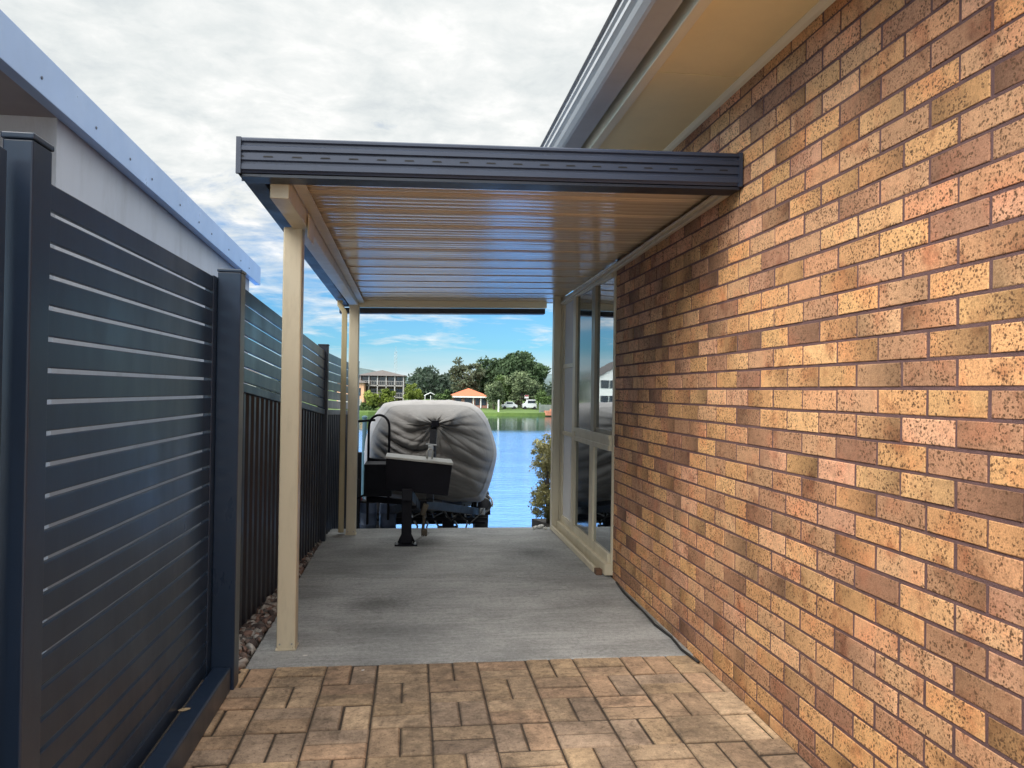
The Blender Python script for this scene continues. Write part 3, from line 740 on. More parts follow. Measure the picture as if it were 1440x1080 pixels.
for x in (.02, .28, .52):
    m = MB(); m.tube([(x, 9.75, -.16), (x + .02, 9.72, -.24), (x + .07, 9.70, -.32), (x + .06, 9.70, -.38)], .012, 8)
    m.tube([(x + .09, 9.9, -.12), (x + .17, 9.85, -.18), (x + .20, 9.8, -.30), (x + .18, 9.8, -.38)], .011, 8); m.tube([(x + .02, 9.72, -.2), (x + .15, 9.86, -.16)], .009, 6)
    m.build('bunk_bracket', galv, tr, smooth=True)
roller_m = paint('pale blue grey roller', (.35, .42, .5), .5)
for x in (-.18, .08, .45, .72): 
    m = MB(); m.lathe([(.035, -.06), (.05, -.05), (.05, .05), (.035, .06)], 0, 0, 12, Matrix.Translation((x, 9.95, tz(9.95) + .10)) @ Matrix.Rotation(R(90), 4, 'Y')); m.build('keel_roller', roller_m, tr, smooth=True)
def wheel(x, y):
    zc = -.02 - .205 * (y - 7.8) + .275
    Mx = Matrix.Translation((x, y, zc)) @ Matrix.Rotation(R(90), 4, 'Y')
    m = MB(); m.lathe([(.16, -.085), (.25, -.09), (.272, -.07), (.275, .0), (.272, .07), (.25, .09), (.16, .085)], 0, 0, 32, Mx); o = m.build('wheel', rubber, tr, smooth=True)
    m = MB(); m.lathe([(.155, -.075), (.145, -.06), (.06, -.04), (.06, -.095), (.03, -.10), (.03, .10), (.06, .095), (.06, .04), (.145, .06), (.155, .075)], 0, 0, 24, Mx); m.build('rim', galv, o, smooth=True)
    m = MB(); pts = [(y + .34 * math.cos(a), zc + .34 * math.sin(a)) for a in [R(q) for q in range(10, 171, 16)]]
    n = len(pts); vs = [(xx, yy, zz) for xx in (x - .11, x + .11) for yy, zz in pts]
    m.add(vs, [(i, i + 1, n + i + 1, n + i) for i in range(n - 1)]); g_ = m.build('mudguard', blackmetal, tr, smooth=True)
    s = g_.modifiers.new('thick', 'SOLIDIFY'); s.thickness = .006
wheel(.985, 10.9); wheel(-.44, 10.9)
# spare hoses / cable loop beside right wheel
m = MB()
for k in range(4):
    m.tube([(.97 + .085 * math.cos(a) * (1 + .05 * k), 10.30 - .02 * k, -.14 + .095 * math.sin(a)) for a in [2 * math.pi * q / 20 for q in range(21)]], .008, 6, False)
m.build('hose_coil', paint('grey hose', (.25, .25, .24), .5), tr, smooth=True)
# toolbox
TB = Matrix.Translation((.055, 7.3, .585)) @ Matrix.Rotation(R(5.6), 4, 'Y')
m = MB(); m.add([TB @ Vector(p) for p in [(-.30, -.17, .14), (.31, -.17, .14), (.31, .21, .14), (-.30, .21, .14), (-.285, -.13, -.15), (.305, -.13, -.15), (.305, .21, -.15), (-.285, .21, -.15)]], [(0, 1, 2, 3), (7, 6, 5, 4), (0, 4, 5, 1), (1, 5, 6, 2), (2, 6, 7, 3), (3, 7, 4, 0)])
tb = m.build('toolbox', blackmetal, tr, bevel=.008)
m = MB(); m.box(-.308, .318, -.182, .22, .142, .164, TB); m.build('lid', alu, tb, bevel=.005)
m = MB(); m.tube([TB @ Vector(p) for p in [(.075, -.05, .17), (.07, -.05, .235), (.085, -.05, .262), (.11, -.05, .262), (.125, -.05, .235), (.12, -.05, .17)]], .008, 8); m.build('latch', alu, tb, smooth=True)
# winch on its post behind the toolbox
m = MB(); m.bar((.19, 7.75, .28), (.23, 8.25, .95), .07, .07); wp = m.build('winch_post', blackmetal, tr, bevel=.006)
m = MB(); m.box(.165, .215, 7.62, 7.72, .70, .84); m.bar((.14, 7.62, .855), (.25, 7.62, .845), .022, .014); m.build('winch', galv, wp, bevel=.008)
# jockey stand
m = MB(); m.box(-.078, .012, 6.90, 6.985, .02, .50); js = m.build('jockey_stand', blackmetal, tr, bevel=.006)
m = MB(); m.box(-.135, .065, 6.875, 7.01, .002, .014); m.add([(-.115, 6.94, .015), (.05, 6.94, .015), (.012, 6.94, .10), (-.078, 6.94, .10), (-.115, 6.95, .015), (.05, 6.95, .015), (.012, 6.95, .10), (-.078, 6.95, .10)], [(0, 1, 2, 3), (7, 6, 5, 4), (0, 4, 5, 1), (1, 5, 6, 2), (3, 2, 6, 7), (0, 3, 7, 4)]); m.build('foot', blackmetal, js, bevel=.003)
for x in (-.115, .045): m = MB(); m.lathe([(.013, .014), (.013, .028), (.008, .034)], x, 6.90, 6); m.build('bolt', galv, js)
for x0_, x1_, z_ in ((-.18, .02, .10), (.36, .62, -.02), (.55, .86, -.06)):
    m = MB(); m.tube([(x0_, 9.2, z_), ((x0_ + x1_) / 2, 9.25, z_ - .16), (x1_, 9.4, z_ - .05), (x1_ + .05, 9.6, z_ - .02)], .010, 6); m.build('brake_cable', rubber, tr, smooth=True)
m = MB(); m.box(.34, .60, 9.55, 9.8, -.40, -.33); m.box(.40, .54, 9.6, 9.75, -.33, -.24); m.build('spare_bracket', blackmetal, tr, bevel=.01)
m = MB(); m.box(-.42, .96, 9.60, 9.64, -.235, -.20); m.box(-.42, .96, 9.9, 9.94, -.33, -.30); m.build('cross_bar', blackmetal, tr, bevel=.004)
for x in (.70, .86):
    m = MB(); m.box(x, x + .07, 9.62, 9.70, -.17, -.09); m.build('guide_block', galv, tr, bevel=.01)
# coupling and safety chain
m = MB(); m.bar((.115, 7.10, .10), (.135, 7.15, .34), .028, .03); m.bar((.105, 7.12, .24), (.145, 7.12, .34), .05, .05); m.box(.10, .155, 7.08, 7.14, .05, .11); m.build('coupling', paint('rusty coupling', (.07, .055, .035), .6, .3, 20), tr, bevel=.008)
m = MB(); pts = [(.02 + .15 * t, 6.93 + .22 * t + .01 * math.sin(t * 9), .02 + .05 * t) for t in [q / 11 for q in range(12)]]
for i in range(11):
    a, b_ = Vector(pts[i]), Vector(pts[i + 1]); d = (b_ - a).normalized(); sd = (Vector((0, 0, 1)).cross(d).normalized() if i % 2 else Vector((0, 0, 1)))
    c = (a + b_) / 2
    m.tube([c + d * .016 * math.cos(q) + sd * .009 * math.sin(q) for q in [2 * math.pi * k / 10 for k in range(11)]], .0035, 6, False)
m.build('safety_chain', galv, tr, smooth=True)
# black hoop (guide rail) left of the bow
hx0, hx1, hy = -.47, -.245, 8.6
m = MB(); pts = [(hx0, hy, -.1), (hx0, hy, .95)] + [(hx0 + (hx1 - hx0) * (1 - math.cos(a)) / 2, hy, .97 + .135 * math.sin(a)) for a in [R(q) for q in range(15, 166, 15)]] + [(hx1, hy, .95), (hx1, hy, -.05)]
m.tube(pts, .014, 10); m.bar((-.62, hy, 1.03), (-.40, hy, 1.05), .02, .025); m.bar((hx0, hy, .62), (hx1, hy, .60), .03, .03); m.build('guide_hoop', blackmetal, tr, smooth=True)
m = MB(); m.box(-.49, -.20, 8.2, 8.7, .26, .60); m.bar((-.46, 8.45, .20), (.05, 8.2, .20), .06, .06); m.bar((-.62, 8.3, .20), (-.40, 8.2, .32), .015, .02); m.build('battery_box', blackmetal, tr, bevel=.01)

# left of trailer: piles, poles, drums, buoy
def pole(x, y, z0, z1, r, mt, label, grp=None, lean=0, cat='pole', name='mooring_pole'):
    m = MB(); m.tube([(x + lean, y, z0), (x, y, z1)], r, 12); m.lathe([(r * 1.25, z1), (r * 1.25, z1 + .02), (r * .5, z1 + .035)], x, y, 12)
    return tag(m.build(name, mt, smooth=False), label, cat, grp)
pole(-.885, 12.6, -2.0, 1.30, .042, teal, 'tallest teal steel mooring pole behind the rear carport posts', 'poles beside the boat')
pole(-.66, 11.0, -.7, .98, .032, teal, 'shorter teal pole between the tall mooring pole and the boat hoop', 'poles beside the boat')
pole(-.60, 10.2, -.55, .55, .013, galv, 'thin bare metal rod standing left of the boat cover', 'poles beside the boat', .03)
pole(-.655, 9.6, -.42, .42, .012, galv, 'thin bent metal rod nearest the rear carport post', 'poles beside the boat', -.02)
def drum(x, y, lab):
    z = -.02 - .205 * (y - 7.8); t = thing('plastic_drum', lab, 'drum', (x, y, z), 'drums beside the trailer')
    m = MB(); m.lathe([(.085, 0), (.10, .01), (.10, .10), (.104, .105), (.104, .12), (.10, .125), (.10, .24), (.104, .245), (.104, .26), (.10, .265), (.098, .36), (.085, .375)], 0, 0, 24)
    b_ = m.build('body', blue_plastic, None, smooth=True); b_.parent = t
    m = MB(); m.lathe([(.09, .372), (.09, .392), (.082, .398)], 0, 0, 24); c_ = m.build('lid', rubber, None); c_.parent = t
drum(-.50, 9.35, 'dark blue plastic drum nearest the rear post'); drum(-.27, 9.40, 'dark blue plastic drum against the trailer left wheel')
m = MB(); m.lathe([(.0, -.11), (.035, -.105), (.06, -.06), (.068, 0), (.06, .06), (.035, .105), (.015, .12), (.015, .14)], -.655, 9.85, 16)
o = m.build('boat_fender', red_m, smooth=True); tag(o, 'dull red boat fender hanging low beside the rear carport post', 'fender')
for v in o.data.vertices: v.co.z -= .06
m = MB(); m.box(-1.10, -.60, 9.5, 9.56, -.5, .62); m.box(-.98, -.62, 9.42, 9.49, -.5, .30)
tag(m.build('timber_screen', paint('blackened timber', (.012, .013, .018), .7, .3, 8), bevel=.01), 'low blackened timber screen behind the rear carport post', 'screen')

# ------------------------------------------------------------------ foliage tools
def leaves(name, mt, parent, clumps, per, size, c_lo, c_hi, seed, droop=0, squash=.75):
    r = np.random.default_rng(seed); V = []; C = []
    for (cx, cy, cz, rad) in clumps:
        k = int(per * (.6 + .8 * r.random())); tone = r.random()
        p = r.normal(size=(k, 3)); p /= np.linalg.norm(p, axis=1)[:, None] + 1e-9
        p *= (r.random(k) ** .45)[:, None] * rad; p[:, 2] *= squash
        if droop: p[:, 2] -= droop * rad * r.random(k) ** 2
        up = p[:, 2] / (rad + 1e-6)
        p += np.array([cx, cy, cz])
        n = r.normal(size=(k, 3)) + np.array([0, -.25, .7]); n /= np.linalg.norm(n, axis=1)[:, None]
        a = np.cross(n, r.normal(size=(k, 3))); a /= np.linalg.norm(a, axis=1)[:, None]; b = np.cross(n, a)
        s = size * r.uniform(.6, 1.3, k)[:, None]
        V.append(np.stack([p - a * s, p - b * s * .5, p + a * s, p + b * s * .5], 1).reshape(-1, 3))
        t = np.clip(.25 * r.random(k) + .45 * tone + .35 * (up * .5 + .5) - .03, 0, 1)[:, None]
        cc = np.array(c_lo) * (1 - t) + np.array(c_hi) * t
        C.append(np.repeat(np.concatenate([cc, np.ones((k, 1))], 1), 4, axis=0))
    V = np.concatenate(V); C = np.concatenate(C); n = len(V) // 4
    me = bpy.data.meshes.new(name); me.vertices.add(len(V)); me.vertices.foreach_set('co', V.astype(np.float32).ravel())
    me.loops.add(len(V)); me.loops.foreach_set('vertex_index', np.arange(len(V), dtype=np.int32))
    me.polygons.add(n); me.polygons.foreach_set('loop_start', np.arange(0, len(V), 4, dtype=np.int32)); me.polygons.foreach_set('loop_total', np.full(n, 4, dtype=np.int32))
    me.update(calc_edges=True); me.validate()
    at = me.attributes.new('col', 'FLOAT_COLOR', 'POINT'); at.data.foreach_set('color', C.astype(np.float32).ravel())
    me.materials.append(mt); o = bpy.data.objects.new(name, me); col.objects.link(o)
    if parent is not None: o.parent = parent; o.location = -parent.location
    return o
def clump_set(c, rad, n, cr, seed, shell=.55, zmin=-1):
    r = np.random.default_rng(seed); out = []
    while len(out) < n:
        p = r.normal(size=3); p /= np.linalg.norm(p); p *= shell + (1 - shell) * r.random()
        if p[2] < zmin: continue
        out.append((c[0] + p[0] * rad[0], c[1] + p[1] * rad[1], c[2] + p[2] * rad[2], cr * r.uniform(.65, 1.3)))
    return out
def tree(name, label, cat, base, c, rad, n, cr, per, size, lo, hi, seed, group=None, trunk=.22, droop=0, shell=.5, zmin=-1):
    t = thing(name, label, cat, base, group); r = random.Random(seed)
    cl = clump_set(c, rad, n, cr, seed, shell, zmin)
    m = MB(); b = Vector(base); top = Vector((c[0], c[1], c[2] - rad[2] * .35))
    mid = (b + top) / 2 + Vector((r.uniform(-.2, .2), 0, 0))
    m.tube([b, mid, top], [trunk, trunk * .75, trunk * .5], 8)
    for q in r.sample(cl, min(9, len(cl))):
        e = Vector(q[:3]); s = mid.lerp(top, r.random())
        m.tube([s, s.lerp(e, .5) + Vector((0, 0, .15 * rad[2] * .3)), e], [trunk * .4, trunk * .25, trunk * .08], 6)
    m.build('trunk', bark, t, smooth=True)
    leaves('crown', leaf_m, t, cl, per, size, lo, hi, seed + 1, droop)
    return t
G_D = ((.018, .036, .018), (.085, .135, .058)); G_M = ((.025, .05, .016), (.11, .17, .05)); G_Y = ((.05, .075, .012), (.24, .30, .05)); G_E = ((.035, .045, .028), (.15, .17, .095)); G_G = ((.05, .075, .04), (.21, .26, .13))
grp = 'trees on the far shore'
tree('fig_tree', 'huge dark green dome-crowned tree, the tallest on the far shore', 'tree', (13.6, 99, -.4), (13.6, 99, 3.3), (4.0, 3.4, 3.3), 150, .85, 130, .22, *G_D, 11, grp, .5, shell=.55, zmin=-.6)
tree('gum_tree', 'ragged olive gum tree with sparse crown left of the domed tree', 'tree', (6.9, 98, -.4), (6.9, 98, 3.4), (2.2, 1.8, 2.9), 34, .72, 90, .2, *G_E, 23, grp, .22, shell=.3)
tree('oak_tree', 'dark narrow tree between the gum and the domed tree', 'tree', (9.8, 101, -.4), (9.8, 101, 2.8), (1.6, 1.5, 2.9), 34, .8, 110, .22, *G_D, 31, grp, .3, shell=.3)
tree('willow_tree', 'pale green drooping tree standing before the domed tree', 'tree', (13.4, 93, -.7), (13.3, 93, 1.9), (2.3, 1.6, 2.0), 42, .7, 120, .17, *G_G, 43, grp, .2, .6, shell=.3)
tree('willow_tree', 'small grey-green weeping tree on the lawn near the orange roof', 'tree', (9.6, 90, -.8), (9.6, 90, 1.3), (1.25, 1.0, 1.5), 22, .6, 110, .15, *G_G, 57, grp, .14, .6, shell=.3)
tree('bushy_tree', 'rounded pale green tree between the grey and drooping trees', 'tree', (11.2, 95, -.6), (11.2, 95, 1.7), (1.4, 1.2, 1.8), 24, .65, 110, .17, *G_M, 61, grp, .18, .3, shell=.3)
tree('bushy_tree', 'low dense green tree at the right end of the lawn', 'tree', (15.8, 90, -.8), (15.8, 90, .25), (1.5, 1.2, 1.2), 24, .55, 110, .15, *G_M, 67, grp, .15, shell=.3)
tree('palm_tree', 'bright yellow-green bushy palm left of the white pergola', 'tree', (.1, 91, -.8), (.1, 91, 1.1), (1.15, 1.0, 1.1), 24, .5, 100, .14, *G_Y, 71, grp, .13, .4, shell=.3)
for i, (x, zc, rx, rz_, lab, kk) in enumerate(((-4.4, .4, 1.3, .9, 'bright lime shrub before the balconies, left of two', G_Y), (-2.7, .65, 1.1, .95, 'bright lime shrub before the balconies, right of two', G_Y), (-4.9, -.45, 1.1, .6, 'dark low shrub at the waterline below the balconies', G_M), (3.6, .5, 1.0, 1.2, 'green shrub left of the orange roof', G_M), (5.2, -.4, 1.2, .55, 'dark clipped shrub under the orange roof eave', G_M), (-6.6, -.3, .9, .7, 'dark shrub at the waterline below the peach house', G_M), (-2.6, -.35, 1.2, .6, 'dark low shrub between the lime shrubs and the water', G_D), (.2, -.3, 1.3, .65, 'dark low shrub under the bushy palm', G_D), (2.3, -.4, .9, .55, 'dark low shrub in front of the white pergola', G_D))):
    t = thing('shrub', lab, 'shrub', (x, 86.2, -1.0), 'shrubs on the far shore')
    leaves('foliage', leaf_m, t, clump_set((x, 86.2, zc - (.35 if zc < 0 else .05)), (rx, .8, rz_), 20, .45, 80 + i, .3), 90, .14, *kk, 90 + i)
# wooded backdrop that reads as one mass
cl = []
r = random.Random(5)
for i in range(800):
    x = r.uniform(-75, 75); y = r.uniform(122, 140); 
    hgt = 1.3 + .8 * math.sin(x * .21 + .5) + 1.0 * math.sin(x * .57) + r.uniform(-.5, .5)
    if -1 < x < 9: hgt += .9
    for z in np.arange(0, hgt + .8, 1.1): cl.append((x + r.uniform(-.6, .6), y, z, 1.2))
tl = leaves('treeline', leaf_m, None, cl, 20, .42, (.018, .032, .024), (.075, .105, .07), 3)
tag(tl, 'dark distant wooded treeline behind the far houses', 'trees', kind='stuff')

# ------------------------------------------------------------------ far houses
def hip_roof(m, x0, x1, y0, y1, z, hgt, ov=.35):
    x0 -= ov; x1 += ov; y0 -= ov; y1 += ov; d = min(x1 - x0, y1 - y0) / 2
    if x1 - x0 >= y1 - y0: r0, r1 = ((x0 + d, (y0 + y1) / 2, z + hgt), (x1 - d, (y0 + y1) / 2, z + hgt))
    else: r0, r1 = (((x0 + x1) / 2, y0 + d, z + hgt), ((x0 + x1) / 2, y1 - d, z + hgt))
    v = [(x0, y0, z), (x1, y0, z), (x1, y1, z), (x0, y1, z), r0, r1]
    if x1 - x0 >= y1 - y0: m.add(v, [(0, 1, 5, 4), (1, 2, 5), (2, 3, 4, 5), (3, 0, 4), (3, 2, 1, 0)])
    else: m.add(v, [(0, 1, 4), (1, 2, 5, 4), (2, 3, 5), (3, 0, 4, 5), (3, 2, 1, 0)])
# apartment block with balconies
ap = thing('apartment_block', 'two storey brown block with white balcony posts across the water', 'building', (-4, 96, -.6))
m = MB(); m.box(-6.4, -1.0, 94, 101, -.6, 3.0); m.build('wall', brownwall, ap)
m = MB(); hip_roof(m, -6.4, -1.0, 93, 101, 3.0, .75); m.build('roof', greyroof, ap)
for z in (.35, 1.75):
    m = MB(); m.box(-6.3, -1.1, 92.9, 93.98, z, z + .14); bl = m.build('balcony', greywall, ap)
    m = MB()
    for i in range(27): x = -6.25 + i * .196; m.box(x, x + .035, 92.92, 92.97, z + .14, z + .58)
    m.box(-6.3, -1.1, 92.91, 92.98, z + .58, z + .64); m.build('railing', greywall, bl)
for i in range(6):
    x = -6.25 + i * 1.02; m = MB(); m.box(x, x + .12, 92.90, 93.0, -.6, 3.0); m.build('balcony_post', paint('off white post', (.36, .35, .34), .6), ap)
for z in (.5, 1.92):
    for i in range(5): m = MB(); x = -6.0 + i * 1.02; m.box(x, x + .72, 93.97, 93.99, z, z + .95); m.build('window', winglass_far, ap)
ph = thing('peach_house', 'small peach rendered house end beside the brown balcony block', 'house', (-7, 90, -.7))
m = MB(); m.box(-8.6, -5.55, 90, 95, -.7, 2.1); m.build('wall', peach, ph)
m = MB(); hip_roof(m, -8.6, -5.55, 90, 95, 2.1, .7); m.build('roof', greyroof, ph)
m = MB(); m.box(-6.6, -5.9, 89.97, 89.99, .6, 1.5); m.build('window', winglass_far, ph)
m = MB(); m.box(-8.2, -5.6, 87.2, 87.4, -1.0, .25); tag(m.build('seawall', paint('pale stone block', (.42, .40, .34), .9, .2, 2)), 'pale stone seawall below the peach house', 'wall')
# orange tiled house
oh = thing('orange_roof_house', 'low house with bright orange tiled hip roof across the water', 'house', (6.5, 92, -.7))
m = MB(); m.box(4.6, 9.1, 92, 97, -.7, .62); m.build('wall', paint('brick red far wall', (.28, .14, .11), .85), oh)
m = MB(); hip_roof(m, 4.6, 9.1, 92, 97, .62, 1.05, .4); m.build('roof', terracotta, oh)
m = MB(); m.box(4.15, 9.55, 91.5, 91.58, .55, .70); m.build('fascia', white_m, oh)
for x, wd in ((5.0, .8), (6.2, .9), (7.5, .5), (8.25, .6)): m = MB(); m.box(x, x + wd, 91.96, 91.98, -.35, .45); m.build('window', winglass_far, oh)
for x in (7.2, 8.1, 8.95): m = MB(); m.box(x, x + .12, 91.9, 91.97, -.7, .6); m.build('verandah_post', white_m, oh)
# white house reflected in the window
wh = thing('white_house', 'white gabled two storey house on the far left shore', 'house', (-23, 92, -.7))
m = MB(); m.box(-27, -19.5, 92, 100, -.7, 3.2); m.add([(-27, 92, 3.2), (-19.5, 92, 3.2), (-23.25, 92, 5.4), (-27, 100, 3.2), (-19.5, 100, 3.2), (-23.25, 100, 5.4)], [(0, 1, 2), (5, 4, 3)]); m.build('wall', white_m, wh)
m = MB(); m.add([(-27.5, 91.6, 2.95), (-23.25, 91.6, 5.48), (-18.9, 91.6, 2.95), (-27.5, 100.4, 2.95), (-23.25, 100.4, 5.48), (-18.9, 100.4, 2.95)], [(0, 1, 4, 3), (1, 2, 5, 4)]); m.build('roof', greyroof, wh)
for x in (-26, -24, -22, -20.9):
    for z in (0, 1.9): m = MB(); m.box(x, x + 1, 91.96, 91.99, z, z + 1); m.build('window', winglass_far, wh)
# pergola
pg = thing('pergola', 'small white framed pergola left of the orange roofed house', 'pergola', (2.1, 90, -.7))
m = MB(); m.add([(1.35, 89.5, .75), (2.1, 89.5, 1.12), (2.95, 89.5, .7), (1.35, 91, .75), (2.1, 91, 1.12), (2.95, 91, .7)], [(0, 1, 4, 3), (1, 2, 5, 4)]); o = m.build('roof', white_m, pg); s = o.modifiers.new('t', 'SOLIDIFY'); s.thickness = .06
for x in (1.45, 2.1, 2.85): m = MB(); m.box(x - .03, x + .03, 89.5, 89.56, -.7, .75); m.build('post', white_m, pg)
# cars
def car(x, y, lab, van=False):
    t = thing('parked_car', lab, 'car', (x, y, -.75), 'cars on the far shore')
    L_ = 1.9 if not van else 1.7
    pr = [(-.95, .18), (-.95, .48), (-.60, .56), (-.36, .86), (.40, .88), (.66, .58), (.95, .5), (.95, .18)] if not van else [(-.85, .18), (-.85, .62), (-.5, .75), (-.3, 1.15), (.80, 1.15), (.85, .18)]
    m = MB(); n = len(pr); vs = [(px_, yy, zz) for yy in (-.42, .42) for px_, zz in pr]
    m.add(vs, [(i, (i + 1) % n, n + (i + 1) % n, n + i) for i in range(n)] + [tuple(range(n)), tuple(range(2 * n - 1, n - 1, -1))])
    b_ = m.build('body', carwhite, None, bevel=.04); b_.parent = t
    m = MB(); m.box(-.34, .38, -.428, -.424, .6, .82) if not van else m.box(-.25, .72, -.428, -.424, .72, 1.05); b_ = m.build('window', winglass_far, None); b_.parent = t
    for wx in (-.58, .58):
        for wy in (-.4, .4): m = MB(); m.lathe([(.17, -.06), (.18, 0), (.17, .06)], 0, 0, 14, Matrix.Translation((wx, wy, .18)) @ Matrix.Rotation(R(90), 4, 'X')); b_ = m.build('wheel', rubber, None); b_.parent = t
car(11.55, 91.5, 'low white car parked on the lawn under the pale trees'); car(13.95, 91.2, 'taller white van parked right of the white car', True)
sg_ = thing('notice_board', 'small red and white board standing above the white van', 'sign', (13.75, 92.2, -.7))
m = MB(); m.box(13.5, 14.0, 92.2, 92.25, .55, .95); m.build('panel', white_m, sg_); m = MB(); m.box(13.52, 13.98, 92.17, 92.19, .77, .93); m.build('band', red_m, sg_); m = MB(); m.box(13.72, 13.78, 92.26, 92.3, -.7, .9); m.build('post', galv, sg_)
m = MB(); m.box(14.9, 18.5, 85.2, 86.2, -1.3, -.78); m.box(15.6, 18.5, 86.25, 87.4, -1.0, -.6); tag(m.build('retaining_wall', paint('orange brick edging', (.36, .15, .09), .9, .2, 3), bevel=.03), 'low orange brick retaining wall at the right end of the lawn', 'wall')
m = MB()
for i in range(26): x = 14.5 - .0 + i * .0; break
m.box(14.28, 14.45, 86, 86.1, -1.2, .1); m.box(14.46, 17.5, 86.6, 86.7, -1.0, -.1); tag(m.build('paling_fence', paint('grey green paling', (.14, .17, .15), .8, .2, 4)), 'dark grey paling fence dividing the lawn from the retaining wall', 'fence')
pole(9.65, 86, -1.6, .35, .09, white_m, 'white mooring post at the lawn edge beside the boat cover', None, name='mooring_post', cat='post')
# lattice mast
ms_ = MB()
for sx, sy in ((-.45, -.45), (.45, -.45), (0, .5)): ms_.bar((-4.4 + sx, 200 + sy, 0), (-4.4 + sx * .6, 200 + sy * .6, 11.2), .1, .1)
for i in range(14): ms_.bar((-4.8, 199.6, i * .8), (-4.0, 199.6, i * .8 + .7), .06, .06)
ms_.bar((-4.4, 200, 11), (-4.4, 200, 12.5), .08, .08)
tag(ms_.build('radio_mast', paint('hazy grey steel', (.34, .38, .42), .6)), 'thin lattice radio mast above the brown balcony block', 'mast')

# bush beside the house corner
bs = thing('shrub', 'golden green feathery shrub at the house corner by the water', 'shrub', (1.72, 9.5, -.26))
def spray(center, rad, n, seed):
    return clump_set(center, rad, n, .075, seed, .55)
cl = spray((1.72, 9.5, .58), (.23, .24, .27), 100, 1) + spray((1.74, 9.5, .05), (.24, .24, .27), 100, 2)
leaves('foliage', leaf_m, bs, cl, 60, .017, (.05, .06, .02), (.62, .56, .26), 4, .5)
m = MB(); m.tube([(1.72, 9.5, -.3), (1.70, 9.5, .1), (1.70, 9.5, .55)], [.03, .025, .012], 8)
for a in range(7): m.tube([(1.71, 9.5, .0 + .07 * a), (1.70 + .17 * math.cos(a * 2.1), 9.5 + .17 * math.sin(a * 2.1), .18 + .08 * a)], [.01, .004], 6)
m.build('stem', bark, bs, smooth=True)

# ------------------------------------------------------------------ small things
m = MB(); m.tube([(1.485, 5.42, .02), (1.47, 5.2, .012), (1.455, 4.95, .022), (1.47, 4.7, .012), (1.455, 4.45, .010), (1.475, 4.2, .012), (1.46, 4.0, .012), (1.48, 3.8, .012)], .007, 8)
tag(m.build('garden_hose', rubber, smooth=True), 'thin black hose lying along the foot of the brick wall', 'hose')
m = MB(); m.tube([(1.49, 5.30, .012), (1.452, 5.02, .040), (1.44, 4.72, .050), (1.455, 4.45, .03), (1.485, 4.22, .012)], .0045, 8)
tag(m.build('cable', paint('grey cable', (.12, .12, .12), .5), smooth=True), 'thin grey cable arched over the black hose by the wall', 'cable')
m = MB(); m.box(1.405, 1.452, 5.71, 5.78, .001, .045, None, (.16, .09, .055, 1)); tag(m.build('brick_offcut', brick_m, bevel=.004), 'brown brick offcut standing below the nearer window sill', 'brick')
def leaf(x, y, z, s, rot, lab, mt, name='fallen_leaf'):
    m = MB(); n = 9; vs = []; 
    for i in range(n):
        t = i / (n - 1); hw = .32 * math.sin(math.pi * t) ** .8; cz = .12 * (t - .5) ** 2 + .02
        for q in (-1, 0, 1): vs.append(((t - .5) * s, q * hw * s, (cz + .1 * abs(q) * hw) * s))
    m.add([Matrix.Rotation(rot, 3, 'Z') @ Vector(v) + Vector((x, y, z)) for v in vs], [(i * 3 + q, i * 3 + 3 + q, i * 3 + 4 + q, i * 3 + 1 + q) for i in range(n - 1) for q in (0, 1)])
    return tag(m.build(name, mt, smooth=True), lab, 'leaf', 'fallen leaves')
leaf(-.872, 3.18, .113, .05, .5, 'dry leaf caught on the bottom rail of the slat fence', leafm_dead)
leaf(-.53, 4.10, .002, .030, .2, 'pale leaf on the concrete beside the front post', lichenwhite)
leaf(-.22, 3.86, .003, .022, 1.1, 'tiny pale leaf on the paving near the slab edge', lichenwhite)
leaf(-.69, 7.35, .01, .05, .6, 'pale leaf in the pebbles by the rear post', lichenwhite)
for i, (x, y, s) in enumerate(((1.24, 7.66, .022), (1.30, 7.70, .028), (1.35, 7.64, .020), (1.33, 7.74, .026), (1.27, 7.73, .018))):
    m = MB(); m.add([Vector((v.x * s * rnd.uniform(.8, 1.3), v.y * s * rnd.uniform(.8, 1.2), v.z * s * .8 + s * .7)) + Vector((x, y, 0)) for v in icv], icf)
    tag(m.build('white_pebble', lichenwhite, smooth=True), 'white pebble loose on the slab end beside the corner post', 'pebble', 'white pebbles on the slab end')

# ------------------------------------------------------------------ light, sky, camera
SUN_EL, SUN_DIR = R(36), Vector((.70, .60, 0)).normalized()          # light travels +x +y
sd = Vector((SUN_DIR.x * math.cos(SUN_EL), SUN_DIR.y * math.cos(SUN_EL), -math.sin(SUN_EL)))
sl = bpy.data.lights.new('sun', 'SUN'); sl.energy = 3.4; sl.angle = R(38); sl.color = (1, .93, .82)
so = bpy.data.objects.new('sun', sl); col.objects.link(so); so.rotation_euler = sd.to_track_quat('-Z', 'Y').to_euler()
wd = bpy.data.worlds.new('World'); scn.world = wd; wd.use_nodes = True; nt = wd.node_tree; bg = nt.nodes['Background']
sky = nt.nodes.new('ShaderNodeTexSky'); sky.sky_type = 'NISHITA'; sky.sun_disc = False; sky.sun_elevation = SUN_EL
sky.sun_rotation = math.atan2(-SUN_DIR.x, -SUN_DIR.y); sky.ozone_density = 2.0; sky.dust_density = .4
tc = nt.nodes.new('ShaderNodeTexCoord'); sx = nt.nodes.new('ShaderNodeSeparateXYZ'); L(nt, tc.outputs['Generated'], sx.inputs[0])
def mth(op, a, b=None, clamp=False):
    n = nt.nodes.new('ShaderNodeMath'); n.operation = op; n.use_clamp = clamp
    for i, v in enumerate((a, b)):
        if v is None: continue
        if isinstance(v, (int, float)): n.inputs[i].default_value = v
        else: L(nt, v, n.inputs[i])
    return n.outputs[0]
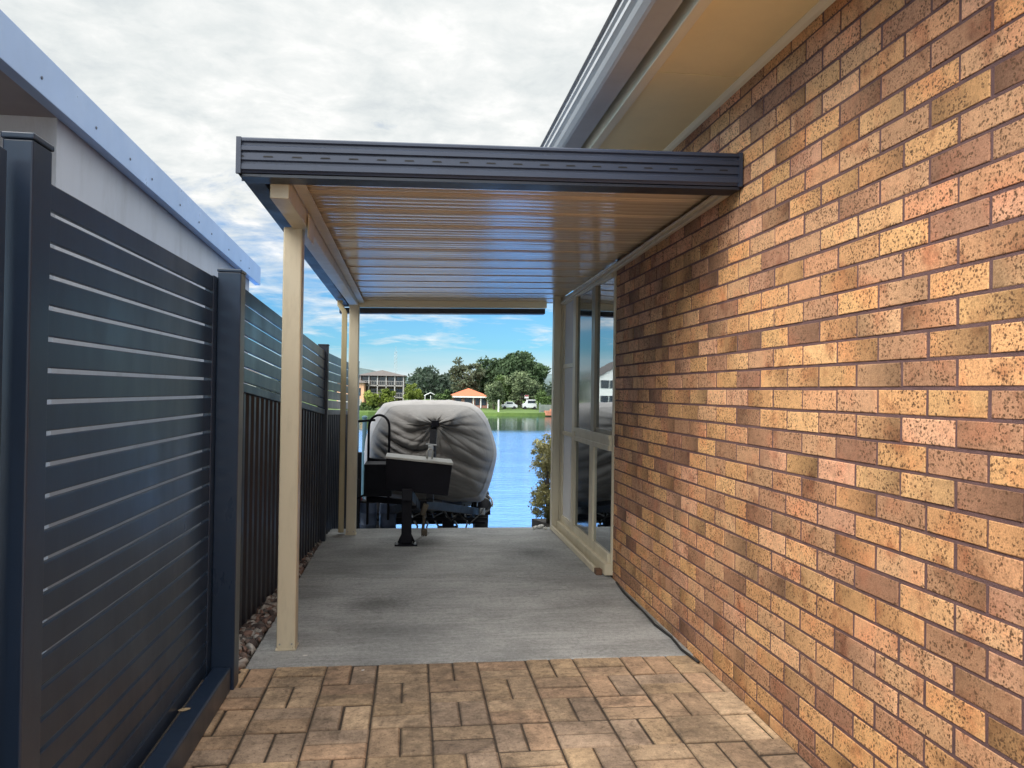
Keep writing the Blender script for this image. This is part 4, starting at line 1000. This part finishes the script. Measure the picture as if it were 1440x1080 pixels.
zc = mth('MAXIMUM', sx.outputs['Z'], 0.0); den = mth('ADD', zc, .10)
cb = nt.nodes.new('ShaderNodeCombineXYZ'); L(nt, mth('DIVIDE', sx.outputs['X'], den), cb.inputs[0]); L(nt, mth('DIVIDE', sx.outputs['Y'], den), cb.inputs[1])
uv = cb.outputs[0]
n1 = noise(nt, .75, 7, .58, uv, .4); n2 = noise(nt, 2.6, 8, .62, uv, .5); n3 = noise(nt, 5.5, 6, .62, uv, .3)
sky_c = mix(nt, 'MULTIPLY', 1, sky.outputs[0], (.50, 1.0, 1.42))
# deep cloud deck overhead breaking up into streaks low in the sky
msk = mth('ADD', mth('MULTIPLY', mth('SUBTRACT', zc, .155), 7.0), mth('ADD', mth('MULTIPLY', mth('SUBTRACT', n1, .5), 3.6), mth('MULTIPLY', mth('SUBTRACT', n2, .5), 3.4)))
msk = mth('ADD', mth('MULTIPLY', msk, .8), .5, True)
shade = mth('ADD', mth('MULTIPLY', n2, .55), mth('MULTIPLY', n1, .45))
shade = mth('ADD', mth('MULTIPLY', n3, .42), mth('MULTIPLY', shade, .62))
cc = ramp(nt, shade, [(.37, (6.6, 7.1, 7.4)), (.47, (8.1, 8.5, 8.5)), (.55, (9.3, 9.5, 9.4)), (.64, (11.2, 11.1, 10.9))]).outputs[0]
c1 = mix(nt, 'MIX', msk, sky_c, cc)
# low bank of white cloud on the horizon
band = mth('MULTIPLY', mth('SUBTRACT', 1.0, mth('DIVIDE', zc, .055), True), mth('MULTIPLY', n1, 1.9, True), True)
c2 = mix(nt, 'MIX', mth('POWER', band, .8), c1, (9.0, 9.3, 9.6))
# cloud is brightest round the veiled sun and overhead
sv = nt.nodes.new('ShaderNodeVectorMath'); sv.operation = 'DOT_PRODUCT'; L(nt, tc.outputs['Generated'], sv.inputs[0]); sv.inputs[1].default_value = tuple(-sd)
glow = mth('POWER', mth('MAXIMUM', sv.outputs['Value'], 0.0), 3.0)
high = nt.nodes.new('ShaderNodeMapRange'); high.interpolation_type = 'SMOOTHSTEP'; high.inputs[1].default_value = .48; high.inputs[2].default_value = .85; L(nt, zc, high.inputs[0])
gain = mth('ADD', 1.0, mth('ADD', mth('MULTIPLY', glow, 4.0), mth('MULTIPLY', high.outputs[0], 1.5)))
c3 = nt.nodes.new('ShaderNodeVectorMath'); c3.operation = 'SCALE'; L(nt, c2, c3.inputs[0]); L(nt, gain, c3.inputs['Scale'])
L(nt, c3.outputs[0], bg.inputs[0]); bg.inputs[1].default_value = .1

cam = bpy.data.cameras.new('camera'); co_ = bpy.data.objects.new('camera', cam); col.objects.link(co_)
yaw, pitch, roll = R(7.3787), R(.5345), R(.85)
f = Vector((math.sin(yaw) * math.cos(pitch), math.cos(yaw) * math.cos(pitch), math.sin(pitch)))
r0 = Vector((math.cos(yaw), -math.sin(yaw), 0)); u0 = r0.cross(f)
rr = r0 * math.cos(roll) + u0 * math.sin(roll); uu = u0 * math.cos(roll) - r0 * math.sin(roll)
Mx = Matrix((rr, uu, -f)).transposed().to_4x4(); Mx.translation = (0, 0, 1.39)
co_.matrix_world = Mx
cam.sensor_width = 36; cam.lens = 27; cam.clip_start = .05; cam.clip_end = 8000
scn.camera = co_
scn.view_settings.view_transform = 'Standard'; scn.view_settings.look = 'None'; scn.view_settings.exposure = 0
scn.render.engine = 'CYCLES'; scn.cycles.use_denoising = True; scn.cycles.max_bounces = 8
scn.render.resolution_x = 1024; scn.render.resolution_y = 768
